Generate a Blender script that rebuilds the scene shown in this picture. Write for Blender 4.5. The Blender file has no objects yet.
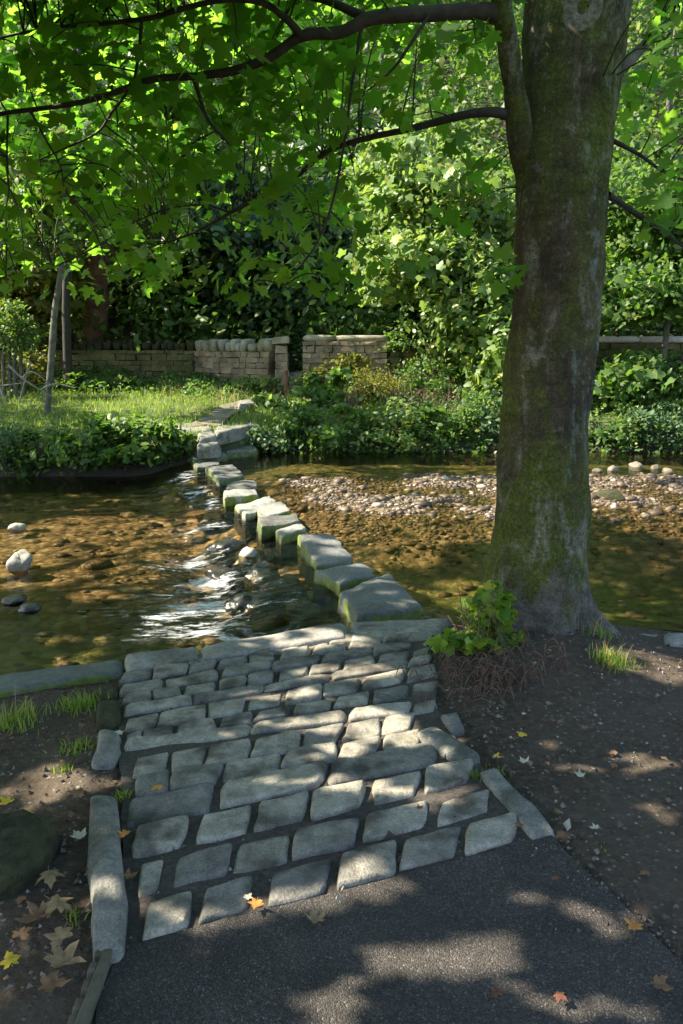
import bpy, math, random
import numpy as np
from mathutils import Vector, noise as mnoise

random.seed(11)
RNG = np.random.default_rng(11)
SC = bpy.context.scene
COL = SC.collection
R = math.radians

# ------------------------------------------------------------------ camera
PITCH = R(12.0); CAM_Z = 1.6; FPX = 796.0; W, H = 683, 1024
cam_d = bpy.data.cameras.new('camera'); cam = bpy.data.objects.new('camera', cam_d); COL.objects.link(cam)
cam_d.sensor_fit = 'VERTICAL'; cam_d.sensor_height = 36.0; cam_d.lens = FPX / H * 36.0
cam_d.clip_start = 0.05; cam_d.clip_end = 400
cam.location = (0, 0, CAM_Z); cam.rotation_euler = (R(90) - PITCH, 0, 0)
SC.camera = cam
CP, SP = math.cos(PITCH), math.sin(PITCH)

def ray(px, py):
    dx = (px - W / 2) / FPX; dy = (H / 2 - py) / FPX
    return (dx, CP + SP * dy, -SP + CP * dy)
def at(px, py, z=0.0):            # ground point under a measured position of the photograph
    d = ray(px, py); t = (z - CAM_Z) / d[2]
    return Vector((d[0] * t, d[1] * t, z))
def far(px, py, y):               # point at a known distance
    d = ray(px, py); t = y / d[1]
    return Vector((d[0] * t, y, CAM_Z + d[2] * t))
def proj(P):                      # (N,3) -> px, py, depth
    P = np.asarray(P, float); x = P[:, 0]; y = P[:, 1]; z = P[:, 2] - CAM_Z
    f = y * CP - z * SP; u = y * SP + z * CP
    f = np.where(np.abs(f) < 1e-3, 1e-3, f)
    return W / 2 + FPX * x / f, H / 2 - FPX * u / f, f

# ------------------------------------------------------------------ noise (vectorised value noise)
_TAB = RNG.random((64, 64, 64))
def vnoise(P):
    P = np.asarray(P, float); i = np.floor(P).astype(int); f = P - i; f = f * f * (3 - 2 * f)
    out = np.zeros(len(P))
    for a in (0, 1):
        for b in (0, 1):
            for c in (0, 1):
                w = (f[:, 0] if a else 1 - f[:, 0]) * (f[:, 1] if b else 1 - f[:, 1]) * (f[:, 2] if c else 1 - f[:, 2])
                out += w * _TAB[(i[:, 0] + a) % 64, (i[:, 1] + b) % 64, (i[:, 2] + c) % 64]
    return out * 2 - 1
def fbm(P, o=4, g=0.5):
    P = np.asarray(P, float); s = 0; a = 1; n = 0
    for k in range(o):
        s = s + a * vnoise(P * (2 ** k) + 7.3 * k); n += a; a *= g
    return s / n
def sstep(a, b, x):
    t = np.clip((np.asarray(x, float) - a) / (b - a), 0, 1); return t * t * (3 - 2 * t)

# ------------------------------------------------------------------ mesh helpers
def link(o, parent=None):
    COL.objects.link(o)
    if parent is not None: o.parent = parent
    return o
def np_mesh(name, V, F, mat=None, parent=None, smooth=True, mats=None, midx=None):
    V = np.ascontiguousarray(V, dtype=np.float32); F = np.ascontiguousarray(F, dtype=np.int32)
    me = bpy.data.meshes.new(name); k = F.shape[1]; m = len(F)
    me.vertices.add(len(V)); me.vertices.foreach_set('co', V.ravel())
    me.loops.add(m * k); me.loops.foreach_set('vertex_index', F.ravel())
    me.polygons.add(m); me.polygons.foreach_set('loop_start', np.arange(m, dtype=np.int32) * k)
    me.polygons.foreach_set('use_smooth', np.full(m, smooth))
    for q in (mats or [mat]): me.materials.append(q)
    if midx is not None: me.polygons.foreach_set('material_index', np.asarray(midx, dtype=np.int32))
    me.update(calc_edges=True)
    return link(bpy.data.objects.new(name, me), parent)
class MB:
    """collects quads"""
    def __init__(s): s.v = []; s.f = []; s.n = 0
    def add(s, V, F):
        s.v.append(np.asarray(V, float)); s.f.append(np.asarray(F, int) + s.n); s.n += len(V)
    def build(s, name, mat, parent=None, smooth=True):
        return np_mesh(name, np.concatenate(s.v), np.concatenate(s.f), mat, parent, smooth)
def tag(o, label=None, cat=None, group=None, kind=None):
    if label: o['label'] = label
    if cat: o['category'] = cat
    if group: o['group'] = group
    if kind: o['kind'] = kind
    return o
def empty(name, loc, label=None, cat=None, group=None):
    o = bpy.data.objects.new(name, None); o.location = loc; o.empty_display_size = 0.1
    link(o); tag(o, label, cat, group); return o
def part_at(o, root):             # vertices were given in world space
    o.parent = root; o.matrix_parent_inverse.identity()
    M = np.array(root.location)
    n = len(o.data.vertices); co = np.empty(n * 3, np.float32); o.data.vertices.foreach_get('co', co)
    co = co.reshape(-1, 3) - M; o.data.vertices.foreach_set('co', co.ravel().astype(np.float32)); o.data.update()
    return o
def recenter(o):                  # origin at the base of a one-mesh thing
    n = len(o.data.vertices); co = np.empty(n * 3, np.float32); o.data.vertices.foreach_get('co', co); co = co.reshape(-1, 3)
    c = co.mean(0); c[2] = co[:, 2].min(); o.data.vertices.foreach_set('co', (co - c).ravel().astype(np.float32)); o.data.update()
    o.location = [float(q) for q in c]; return o
def grid_faces(nu, nv):
    a = np.arange(nu * nv).reshape(nu, nv)
    return np.stack([a[:-1, :-1], a[1:, :-1], a[1:, 1:], a[:-1, 1:]], -1).reshape(-1, 4)
def smooth_path(P, n):
    P = np.asarray(P, float); out = []
    Q = np.vstack([2 * P[0] - P[1], P, 2 * P[-1] - P[-2]])
    for i in range(1, len(Q) - 2):
        for t in np.linspace(0, 1, n, endpoint=False):
            a, b, c, d = Q[i - 1], Q[i], Q[i + 1], Q[i + 2]
            out.append(0.5 * (2 * b + (c - a) * t + (2 * a - 5 * b + 4 * c - d) * t * t + (3 * b - a - 3 * c + d) * t ** 3))
    out.append(P[-1]); return np.array(out)
def tube(P, rad, sides=8, sub=4, wob=0.0, knob=0.0):
    """P (n,3+1?) ; rad list; returns V,F quads"""
    A = np.hstack([np.asarray(P, float), np.asarray(rad, float)[:, None]])
    A = smooth_path(A, sub) if sub > 1 else A
    C, r = A[:, :3], np.maximum(A[:, 3], 1e-4)
    T = np.gradient(C, axis=0); T /= np.linalg.norm(T, axis=1)[:, None] + 1e-9
    ref = np.array([0.0, 1.0, 0.0]) if abs(T[0, 1]) < 0.8 else np.array([1.0, 0, 0])
    U = np.cross(T, ref); U /= np.linalg.norm(U, axis=1)[:, None] + 1e-9; Vv = np.cross(T, U)
    th = np.linspace(0, 2 * np.pi, sides, endpoint=False)
    D = U[:, None, :] * np.cos(th)[None, :, None] + Vv[:, None, :] * np.sin(th)[None, :, None]
    pos = C[:, None, :] + D * r[:, None, None]
    if wob: pos += D * (r[:, None] * wob * fbm((pos * (1.2 / max(r.mean(), .01))).reshape(-1, 3) * .5, 3).reshape(pos.shape[:2]))[..., None]
    n = len(C); a = np.arange(n * sides).reshape(n, sides); b = np.roll(a, -1, 1)
    F = np.stack([a[:-1], b[:-1], b[1:], a[1:]], -1).reshape(-1, 4)
    V = pos.reshape(-1, 3)
    # caps
    V = np.vstack([V, C[0], C[-1]]); c0, c1 = n * sides, n * sides + 1
    cap0 = np.stack([b[0], a[0], np.full(sides, c0), np.full(sides, c0)], -1)
    cap1 = np.stack([a[-1], b[-1], np.full(sides, c1), np.full(sides, c1)], -1)
    return V, F, cap0, cap1
def add_tube(mb, *a, **k):
    V, F, c0, c1 = tube(*a, **k); mb.add(V, F)
def slab(quad, ztop, zbot, rnd=0.03, n=9, jit=0.006, seed=0.0, bulge=0.0, corner=0.35, tilt=None):
    """worn stone block: quad = 4 xy corners (ccw or cw), rounded rim, uneven face"""
    q = [np.array([p[0], p[1]], float) for p in quad]
    u = np.linspace(-1, 1, n); U, Vv = np.meshgrid(u, u, indexing='ij')
    # pack samples towards the rim
    S = lambda a: np.sign(a) * np.abs(a) ** 0.6
    U, Vv = S(U), S(Vv)
    # round the outline's corners
    k = corner * 0.5
    Uc = U * np.sqrt(np.clip(1 - k * Vv ** 4, 0, 1)); Vc = Vv * np.sqrt(np.clip(1 - k * U ** 4, 0, 1))
    a, b = (Uc + 1) / 2, (Vc + 1) / 2
    XY = (q[0] * ((1 - a) * (1 - b))[..., None] + q[1] * (a * (1 - b))[..., None] + q[2] * (a * b)[..., None] + q[3] * ((1 - a) * b)[..., None])
    e = np.maximum(np.abs(U), np.abs(Vv))
    size = 0.5 * min(np.linalg.norm(q[1] - q[0]), np.linalg.norm(q[3] - q[0]))
    d = (1 - e) * size                                           # distance in from the rim
    drop = np.where(d < rnd, rnd - np.sqrt(np.clip(rnd ** 2 - (rnd - d) ** 2, 0, None)), 0)
    zt = ztop if np.isscalar(ztop) else (ztop[0] * ((1 - a) * (1 - b)) + ztop[1] * a * (1 - b) + ztop[2] * a * b + ztop[3] * (1 - a) * b)
    P = np.dstack([XY, zt - drop + bulge * (1 - e ** 2)]).reshape(-1, 3)
    P[:, 2] += jit * 1.6 * fbm(P * 9 + seed, 3) * (1 if True else 0) + jit * 1.5 * fbm(P * 3 + seed + 5, 2)
    w = sstep(0.3, 1, e).ravel()
    P[:, 0] += 2.2 * jit * w * fbm(P * 7 + seed + 11, 2); P[:, 1] += 2.2 * jit * w * fbm(P * 7 + seed + 23, 2)
    F = [grid_faces(n, n)]
    a_ = np.arange(n * n).reshape(n, n)
    ring = np.concatenate([a_[:-1, 0], a_[-1, :-1], a_[:0:-1, -1], a_[0, :0:-1]])
    cen = P.mean(0); V = [P]; prev = ring; nn = n * n; steps = 4
    for s in range(1, steps + 1):
        t = s / steps; Q = P[ring].copy()
        Q[:, 2] = P[ring, 2] * (1 - t) + zbot * t
        out = 1 + 0.05 * math.sin(t * 2.4)
        Q[:, :2] = cen[:2] + (Q[:, :2] - cen[:2]) * out
        nz = fbm(Q * 8 + seed + 31, 3)[:, None]
        Q[:, :2] += (Q[:, :2] - cen[:2]) / (np.linalg.norm(Q[:, :2] - cen[:2], axis=1)[:, None] + 1e-6) * nz * jit * 3
        cur = np.arange(nn, nn + len(ring)); nn += len(ring); V.append(Q)
        F.append(np.stack([prev, cur, np.roll(cur, -1), np.roll(prev, -1)], -1)); prev = cur
    return np.vstack(V), np.vstack(F)
def fix_normals(o):
    import bmesh
    bm = bmesh.new(); bm.from_mesh(o.data); bmesh.ops.recalc_face_normals(bm, faces=bm.faces); bm.to_mesh(o.data); bm.free()
    o.data.update(); return o
_ICO = {}
def ico(sub):
    if sub not in _ICO:
        import bmesh
        bm = bmesh.new(); bmesh.ops.create_icosphere(bm, subdivisions=sub, radius=1)
        V = np.array([v.co[:] for v in bm.verts]); F = np.array([[v.index for v in f.verts] for f in bm.faces]); bm.free()
        _ICO[sub] = (V, F)
    return _ICO[sub]
def rock(c, r, sub=3, amp=0.35, seed=0.0, flat=1.0):
    V, F = ico(sub); P = V.copy(); n = fbm(V * 1.3 + seed, 3)
    P *= (1 + amp * n)[:, None]
    # facet a little: clip against random planes
    g = np.random.default_rng(int(abs(seed) * 100) + 1)
    for _ in range(6):
        d = g.normal(size=3); d /= np.linalg.norm(d); lim = 0.72 + 0.2 * g.random()
        ov = np.clip(P @ d - lim, 0, None); P -= ov[:, None] * d * 0.85
    P += V * (0.07 * fbm(V * 4 + seed, 3) + 0.03 * fbm(V * 11 + seed, 2))[:, None]
    ca, sa = math.cos(seed * 3), math.sin(seed * 3)
    P = P * np.asarray(r, float)
    P = np.stack([P[:, 0] * ca - P[:, 1] * sa, P[:, 0] * sa + P[:, 1] * ca, P[:, 2]], -1)
    return P + np.asarray(c, float), F

# ------------------------------------------------------------------ materials
def mat(name):
    m = bpy.data.materials.new(name); m.use_nodes = True; nt = m.node_tree
    b = nt.nodes['Principled BSDF']; return m, nt, b
def N(nt, t, **kw):
    n = nt.nodes.new(t)
    for k, v in kw.items():
        if k in n.inputs: n.inputs[k].default_value = v
        else: setattr(n, k, v)
    return n
def coords(nt, kind='pos'):
    return N(nt, 'ShaderNodeNewGeometry').outputs['Position'] if kind == 'pos' else N(nt, 'ShaderNodeTexCoord').outputs['Object']
def nz(nt, co, scale, detail=4, rough=0.55, dist=0.0):
    n = N(nt, 'ShaderNodeTexNoise', Scale=scale, Detail=detail, Roughness=rough, Distortion=dist); nt.links.new(co, n.inputs['Vector']); return n.outputs['Fac']
def ramp(nt, fac, stops, interp='LINEAR'):
    n = N(nt, 'ShaderNodeValToRGB'); cr = n.color_ramp; cr.interpolation = interp
    while len(cr.elements) < len(stops): cr.elements.new(0.5)
    for e, (p, c) in zip(cr.elements, stops):
        e.position = p; e.color = (c, c, c, 1) if not hasattr(c, '__len__') else (*c, 1)
    nt.links.new(fac, n.inputs['Fac']); return n.outputs['Color']
def mixc(nt, fac, a, b, mode='MIX'):
    n = N(nt, 'ShaderNodeMix', data_type='RGBA', blend_type=mode)
    for s, v in ((0, fac), (6, a), (7, b)):
        if isinstance(v, (int, float)): n.inputs[s].default_value = v
        elif isinstance(v, tuple): n.inputs[s].default_value = (*v, 1)
        else: nt.links.new(v, n.inputs[s])
    return n.outputs[2]
def math_(nt, op, a, b=None):
    n = N(nt, 'ShaderNodeMath', operation=op)
    for s, v in ((0, a), (1, b)):
        if v is None: continue
        if isinstance(v, (int, float)): n.inputs[s].default_value = v
        else: nt.links.new(v, n.inputs[s])
    return n.outputs[0]
def bump(nt, b, h, strength=0.5, dist=0.02):
    n = N(nt, 'ShaderNodeBump', Strength=strength, Distance=dist); nt.links.new(h, n.inputs['Height']); nt.links.new(n.outputs[0], b.inputs['Normal']); return n
def stone_mat(name, c0, c1, scale=6.0, stain=(0.05, 0.045, 0.035), stain_amt=0.5, rough=0.85, moss=None, moss_lo=0.45, wet=False, bumpd=0.012, island=0.0):
    m, nt, b = mat(name); co = coords(nt)
    n1 = nz(nt, co, scale, 6, 0.65); n2 = nz(nt, co, scale * 0.35, 3); n3 = nz(nt, co, scale * 8, 5, 0.7)
    c = ramp(nt, n1, [(0.3, c0), (0.7, c1)])
    c = mixc(nt, math_(nt, 'MULTIPLY', ramp(nt, n2, [(0.48, 0.0), (0.66, 1.0)]), stain_amt), c, stain)
    c = mixc(nt, 0.65, c, ramp(nt, n3, [(0.25, 0.35), (0.6, 1.1)]), 'MULTIPLY')
    if island:
        g = N(nt, 'ShaderNodeNewGeometry'); c = mixc(nt, island, c, ramp(nt, g.outputs['Random Per Island'], [(0, (0.5, 0.5, 0.52)), (0.5, (0.9, 0.86, 0.78)), (1, (1.25, 1.2, 1.1))]), 'MULTIPLY')
    if moss:
        g = N(nt, 'ShaderNodeNewGeometry'); s = N(nt, 'ShaderNodeSeparateXYZ'); nt.links.new(g.outputs['True Normal'], s.inputs[0])
        side = ramp(nt, s.outputs[2], [(moss_lo, 1.0), (moss_lo + 0.35, 0.0)])
        n4 = nz(nt, co, 7, 4, 0.6); k = math_(nt, 'MULTIPLY', side, ramp(nt, n4, [(0.36, 0.0), (0.5, 1.0)]))
        mc = ramp(nt, nz(nt, co, 22, 3), [(0.3, tuple(q * 0.45 for q in moss)), (0.7, moss)])
        c = mixc(nt, k, c, mc)
    if moss:        # soaked, algae-black stone below the waterline
        sz = N(nt, 'ShaderNodeSeparateXYZ'); nt.links.new(co, sz.inputs[0])
        lo = ramp(nt, math_(nt, 'ADD', math_(nt, 'ADD', sz.outputs[2], 0.8), math_(nt, 'MULTIPLY', n2, 0.08)), [(0.43, 1.0), (0.50, 0.0)])
        c = mixc(nt, lo, c, (0.02, 0.02, 0.011))
    nt.links.new(c, b.inputs['Base Color'])
    b.inputs['Roughness'].default_value = rough; b.inputs['Specular IOR Level'].default_value = 0.35 if not wet else 0.6
    hh = math_(nt, 'ADD', n1, math_(nt, 'MULTIPLY', n3, 0.35)); bump(nt, b, hh, 0.7, bumpd)
    return m
def leaf_mat(name, c0, c1, t0, rough=0.42, trans=0.5, spots=0.0, spec=0.4):
    m, nt, b = mat(name); g = N(nt, 'ShaderNodeNewGeometry'); co = coords(nt)
    c = ramp(nt, g.outputs['Random Per Island'], [(0.0, c0), (0.85, c1), (1.0, tuple(min(1, q * k) for q, k in zip(c1, (1.9, 1.25, 1.0))))])
    c = mixc(nt, 0.5, c, ramp(nt, nz(nt, co, 1.1, 2), [(0.3, 0.55), (0.7, 1.3)]), 'MULTIPLY')
    nt.links.new(c, b.inputs['Base Color']); b.inputs['Roughness'].default_value = rough; b.inputs['Specular IOR Level'].default_value = spec
    tr = N(nt, 'ShaderNodeBsdfTranslucent')
    tc = mixc(nt, 0.6, t0, ramp(nt, g.outputs['Random Per Island'], [(0, (0.55, 0.7, 0.5)), (1, (1.3, 1.1, 1.0))]), 'MULTIPLY')
    nt.links.new(tc, tr.inputs['Color'])
    mx = N(nt, 'ShaderNodeMixShader', Fac=trans); out = nt.nodes['Material Output']
    nt.links.new(b.outputs[0], mx.inputs[1]); nt.links.new(tr.outputs[0], mx.inputs[2]); nt.links.new(mx.outputs[0], out.inputs['Surface'])
    return m
def plain(name, c0, c1, scale=8, rough=0.8, bumpd=0.01, detail=5):
    m, nt, b = mat(name); co = coords(nt); n1 = nz(nt, co, scale, detail, 0.65)
    nt.links.new(ramp(nt, n1, [(0.3, c0), (0.7, c1)]), b.inputs['Base Color']); b.inputs['Roughness'].default_value = rough
    bump(nt, b, n1, 0.6, bumpd); return m

M = {}
M['sett'] = stone_mat('worn_sett_stone', (0.2, 0.188, 0.16), (0.46, 0.435, 0.365), 16, (0.06, 0.052, 0.042), 0.85, 0.72, island=0.75, bumpd=0.02)
M['kerb'] = stone_mat('gritstone_kerb', (0.15, 0.145, 0.125), (0.33, 0.315, 0.265), 14, (0.06, 0.065, 0.04), 0.75, 0.85, bumpd=0.022)
M['coping'] = stone_mat('river_coping_stone', (0.21, 0.195, 0.17), (0.38, 0.355, 0.31), 4, (0.06, 0.06, 0.045), 0.55, 0.82)
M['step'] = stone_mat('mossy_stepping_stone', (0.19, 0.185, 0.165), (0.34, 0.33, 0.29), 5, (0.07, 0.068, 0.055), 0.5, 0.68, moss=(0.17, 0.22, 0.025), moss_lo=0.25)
M['step_shaded'] = stone_mat('shaded_stepping_stone', (0.11, 0.112, 0.11), (0.21, 0.21, 0.205), 5, (0.06, 0.058, 0.05), 0.5, 0.6, moss=(0.15, 0.2, 0.022), moss_lo=0.25)  # greyer copy of the stepping stone, shade put into the colour
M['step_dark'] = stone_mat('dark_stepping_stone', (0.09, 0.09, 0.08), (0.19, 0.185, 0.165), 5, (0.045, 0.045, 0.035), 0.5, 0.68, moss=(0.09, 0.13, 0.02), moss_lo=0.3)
M['wet'] = stone_mat('wet_dark_rock', (0.02, 0.019, 0.017), (0.075, 0.066, 0.05), 6, (0.015, 0.02, 0.008), 0.5, 0.22, wet=True)
M['pale'] = stone_mat('pale_river_rock', (0.28, 0.26, 0.22), (0.46, 0.43, 0.36), 6, (0.09, 0.08, 0.055), 0.4, 0.7)
M['pebble_rock'] = stone_mat('brownish_river_rock', (0.13, 0.105, 0.07), (0.3, 0.26, 0.19), 9, (0.06, 0.055, 0.03), 0.5, 0.7)
M['mossrock'] = stone_mat('moss_covered_rock', (0.018, 0.02, 0.009), (0.075, 0.075, 0.03), 22, (0.02, 0.018, 0.012), 0.5, 0.95)
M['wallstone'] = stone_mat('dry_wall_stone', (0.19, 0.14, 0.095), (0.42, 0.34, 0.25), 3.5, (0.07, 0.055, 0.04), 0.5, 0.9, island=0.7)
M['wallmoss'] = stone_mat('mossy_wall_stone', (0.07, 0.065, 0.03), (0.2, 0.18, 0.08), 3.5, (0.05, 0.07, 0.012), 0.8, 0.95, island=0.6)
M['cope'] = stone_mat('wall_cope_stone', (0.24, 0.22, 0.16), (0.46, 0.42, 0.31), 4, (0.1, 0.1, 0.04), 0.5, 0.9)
M['suncope'] = stone_mat('sunlit_flat_cope', (0.5, 0.48, 0.44), (0.7, 0.68, 0.62), 3, (0.3, 0.28, 0.22), 0.3, 0.8)  # paler than the other coping, strong sunlight put into the colour
M['timber'] = plain('weathered_edging_timber', (0.05, 0.045, 0.03), (0.13, 0.115, 0.075), 14, 0.85)
M['canopy'] = leaf_mat('sycamore_leaf', (0.022, 0.07, 0.009), (0.06, 0.13, 0.013), (0.28, 0.60, 0.045), 0.42, 0.62)
M['wood_leaf'] = leaf_mat('woodland_leaf', (0.03, 0.075, 0.016), (0.11, 0.17, 0.04), (0.2, 0.38, 0.04), 0.5, 0.4, spec=0.35)
M['bright_leaf'] = leaf_mat('pale_green_leaf', (0.075, 0.15, 0.04), (0.2, 0.28, 0.08), (0.34, 0.52, 0.08), 0.45, 0.4, spec=0.45)
M['dark_leaf'] = leaf_mat('evergreen_leaf', (0.03, 0.075, 0.03), (0.085, 0.15, 0.06), (0.13, 0.26, 0.05), 0.5, 0.25, spec=0.35)
M['shrub_leaf'] = leaf_mat('shrub_leaf', (0.03, 0.075, 0.016), (0.10, 0.17, 0.04), (0.2, 0.4, 0.035), 0.5, 0.4, spec=0.35)
M['yellow_leaf'] = leaf_mat('yellowing_leaf', (0.05, 0.085, 0.015), (0.2, 0.19, 0.025), (0.3, 0.33, 0.025), 0.5, 0.45)
M['bramble'] = leaf_mat('bramble_leaf', (0.06, 0.14, 0.015), (0.2, 0.29, 0.035), (0.36, 0.6, 0.03), 0.4, 0.45)
M['grass'] = leaf_mat('grass_blade', (0.08, 0.15, 0.02), (0.23, 0.29, 0.05), (0.36, 0.55, 0.06), 0.5, 0.4)
M['drygrass'] = leaf_mat('dry_grass_blade', (0.2, 0.16, 0.08), (0.38, 0.31, 0.17), (0.3, 0.25, 0.1), 0.6, 0.3)
M['twig'] = plain('dark_twig_bark', (0.012, 0.01, 0.007), (0.05, 0.042, 0.03), 20, 0.85)
M['root'] = plain('reddish_dead_root', (0.06, 0.032, 0.02), (0.19, 0.115, 0.08), 20, 0.9)
M['redbark'] = plain('reddish_trunk_bark', (0.09, 0.04, 0.022), (0.27, 0.14, 0.085), 4, 0.95, 0.03)
M['greybark'] = plain('grey_trunk_bark', (0.035, 0.033, 0.027), (0.15, 0.14, 0.115), 9, 0.9, 0.02)
M['palebark'] = plain('pale_trunk_bark', (0.08, 0.078, 0.065), (0.34, 0.33, 0.3), 5, 0.9, 0.02)
M['deadwood'] = plain('bleached_dead_wood', (0.14, 0.13, 0.11), (0.3, 0.28, 0.24), 8, 0.9)

def bark_mat():
    m, nt, b = mat('mossy_sycamore_bark'); co = coords(nt)
    mp = N(nt, 'ShaderNodeMapping'); mp.inputs['Scale'].default_value = (1, 1, 0.45); nt.links.new(co, mp.inputs['Vector']); cs = mp.outputs[0]
    mp2 = N(nt, 'ShaderNodeMapping'); mp2.inputs['Scale'].default_value = (0.8, 0.8, 3.2); nt.links.new(co, mp2.inputs['Vector']); ch = mp2.outputs[0]
    n1 = nz(nt, cs, 9, 7, 0.7); n2 = nz(nt, cs, 3.2, 4, 0.6, 0.4); n3 = nz(nt, co, 45, 5, 0.7); n4 = nz(nt, ch, 5, 4, 0.6); n5 = nz(nt, cs, 5.5, 5, 0.62, 0.6)
    c = ramp(nt, n1, [(0.3, (0.022, 0.018, 0.011)), (0.55, (0.06, 0.05, 0.03)), (0.75, (0.12, 0.10, 0.07))])
    moss = ramp(nt, n3, [(0.3, (0.03, 0.042, 0.006)), (0.7, (0.11, 0.13, 0.018))])
    c = mixc(nt, ramp(nt, n2, [(0.42, 0.0), (0.6, 0.9)]), c, moss)
    lich = ramp(nt, n3, [(0.3, (0.16, 0.145, 0.12)), (0.7, (0.36, 0.34, 0.30))])
    c = mixc(nt, math_(nt, 'MULTIPLY', ramp(nt, n5, [(0.54, 0.0), (0.66, 0.55)]), ramp(nt, n3, [(0.3, 0.3), (0.5, 1.0)])), c, lich)
    # bare grey bark at the foot, bounded by a ragged edge
    s = N(nt, 'ShaderNodeSeparateXYZ'); nt.links.new(co, s.inputs[0])
    foot = ramp(nt, math_(nt, 'ADD', math_(nt, 'MULTIPLY', s.outputs[2], 1.0), math_(nt, 'MULTIPLY', math_(nt, 'SUBTRACT', n1, 0.5), 1.6)), [(0.16, 1.0), (0.30, 0.0)])
    c = mixc(nt, math_(nt, 'MULTIPLY', foot, 0.8), c, ramp(nt, n1, [(0.3, (0.08, 0.07, 0.062)), (0.7, (0.2, 0.175, 0.16))]))
    # crust lichen on the right side, blue sky light put into its colour
    g = N(nt, 'ShaderNodeNewGeometry'); s2 = N(nt, 'ShaderNodeSeparateXYZ'); nt.links.new(g.outputs['Normal'], s2.inputs[0])
    east = math_(nt, 'MULTIPLY', ramp(nt, s2.outputs[0], [(0.05, 0.0), (0.35, 1.0)]), ramp(nt, nz(nt, cs, 13, 5, 0.7), [(0.52, 0.0), (0.66, 0.55)]))
    c = mixc(nt, east, c, (0.2, 0.235, 0.21))
    # small crust-lichen spots, hairline cracks and flaked plates
    vo = N(nt, 'ShaderNodeTexVoronoi', Scale=30.0); nt.links.new(co, vo.inputs['Vector']); vs = N(nt, 'ShaderNodeSeparateColor'); nt.links.new(vo.outputs['Color'], vs.inputs[0])
    sp = math_(nt, 'MULTIPLY', ramp(nt, math_(nt, 'ADD', vo.outputs['Distance'], math_(nt, 'MULTIPLY', n3, 0.8)), [(0.5, 1.0), (0.85, 0.0)]), ramp(nt, vs.outputs[0], [(0.66, 0.0), (0.8, 0.38)]))
    c = mixc(nt, sp, c, (0.19, 0.185, 0.155))
    cr = N(nt, 'ShaderNodeTexVoronoi', feature='DISTANCE_TO_EDGE', Scale=26.0); wv = N(nt, 'ShaderNodeVectorMath', operation='ADD'); sc = N(nt, 'ShaderNodeVectorMath', operation='SCALE'); sc.inputs['Scale'].default_value = 0.12
    nn = N(nt, 'ShaderNodeTexNoise', Scale=12.0, Detail=4); nt.links.new(co, nn.inputs['Vector']); nt.links.new(nn.outputs['Color'], sc.inputs[0]); nt.links.new(cs, wv.inputs[0]); nt.links.new(sc.outputs[0], wv.inputs[1]); nt.links.new(wv.outputs[0], cr.inputs['Vector'])
    ck = ramp(nt, cr.outputs['Distance'], [(0.0, 0.25), (0.09, 1.0)])
    c = mixc(nt, 0.22, c, ck, 'MULTIPLY')
    c = mixc(nt, 0.9, c, ramp(nt, nz(nt, co, 85, 6, 0.8), [(0.3, 0.45), (0.55, 1.3), (0.75, 2.3)]), 'MULTIPLY')
    c = mixc(nt, 0.6, c, ramp(nt, n4, [(0.35, 0.75), (0.65, 1.5)]), 'MULTIPLY')
    nt.links.new(c, b.inputs['Base Color']); b.inputs['Roughness'].default_value = 0.9; b.inputs['Specular IOR Level'].default_value = 0.25
    hgt = math_(nt, 'ADD', math_(nt, 'ADD', math_(nt, 'ADD', n1, math_(nt, 'MULTIPLY', n3, 0.5)), math_(nt, 'MULTIPLY', n4, 0.45)), math_(nt, 'MULTIPLY', ck, 0.12)); bump(nt, b, hgt, 1.0, 0.035); return m
M['bark'] = bark_mat()
M['limb'] = plain('grey_limb_bark', (0.035, 0.03, 0.024), (0.17, 0.15, 0.13), 11, 0.85, 0.012)
M['scar'] = plain('pale_branch_scar', (0.05, 0.045, 0.034), (0.24, 0.215, 0.175), 30, 0.9, 0.03)
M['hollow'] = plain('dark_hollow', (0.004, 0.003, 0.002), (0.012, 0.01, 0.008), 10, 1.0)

def dirt_mat():
    m, nt, b = mat('trodden_dirt'); co = coords(nt)
    n1 = nz(nt, co, 2.2, 5, 0.6); n2 = nz(nt, co, 30, 6, 0.75); v = N(nt, 'ShaderNodeTexVoronoi', Scale=48.0); nt.links.new(co, v.inputs['Vector'])
    c = ramp(nt, n2, [(0.28, (0.032, 0.022, 0.015)), (0.55, (0.095, 0.07, 0.048)), (0.75, (0.19, 0.15, 0.11))])
    c = mixc(nt, ramp(nt, n1, [(0.4, 0.0), (0.7, 0.6)]), c, (0.13, 0.105, 0.08))
    s = N(nt, 'ShaderNodeSeparateColor'); nt.links.new(v.outputs['Color'], s.inputs[0])
    pe = math_(nt, 'MULTIPLY', ramp(nt, s.outputs[0], [(0.8, 0.0), (0.84, 0.8)]), ramp(nt, v.outputs['Distance'], [(0.3, 1.0), (0.45, 0.0)]))
    c = mixc(nt, pe, c, ramp(nt, s.outputs[1], [(0, (0.09, 0.08, 0.07)), (1, (0.3, 0.27, 0.23))]))
    nt.links.new(c, b.inputs['Base Color']); b.inputs['Roughness'].default_value = 0.95; b.inputs['Specular IOR Level'].default_value = 0.2
    bump(nt, b, math_(nt, 'ADD', n2, math_(nt, 'MULTIPLY', pe, 0.5)), 0.9, 0.02); return m
M['dirt'] = dirt_mat()
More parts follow.
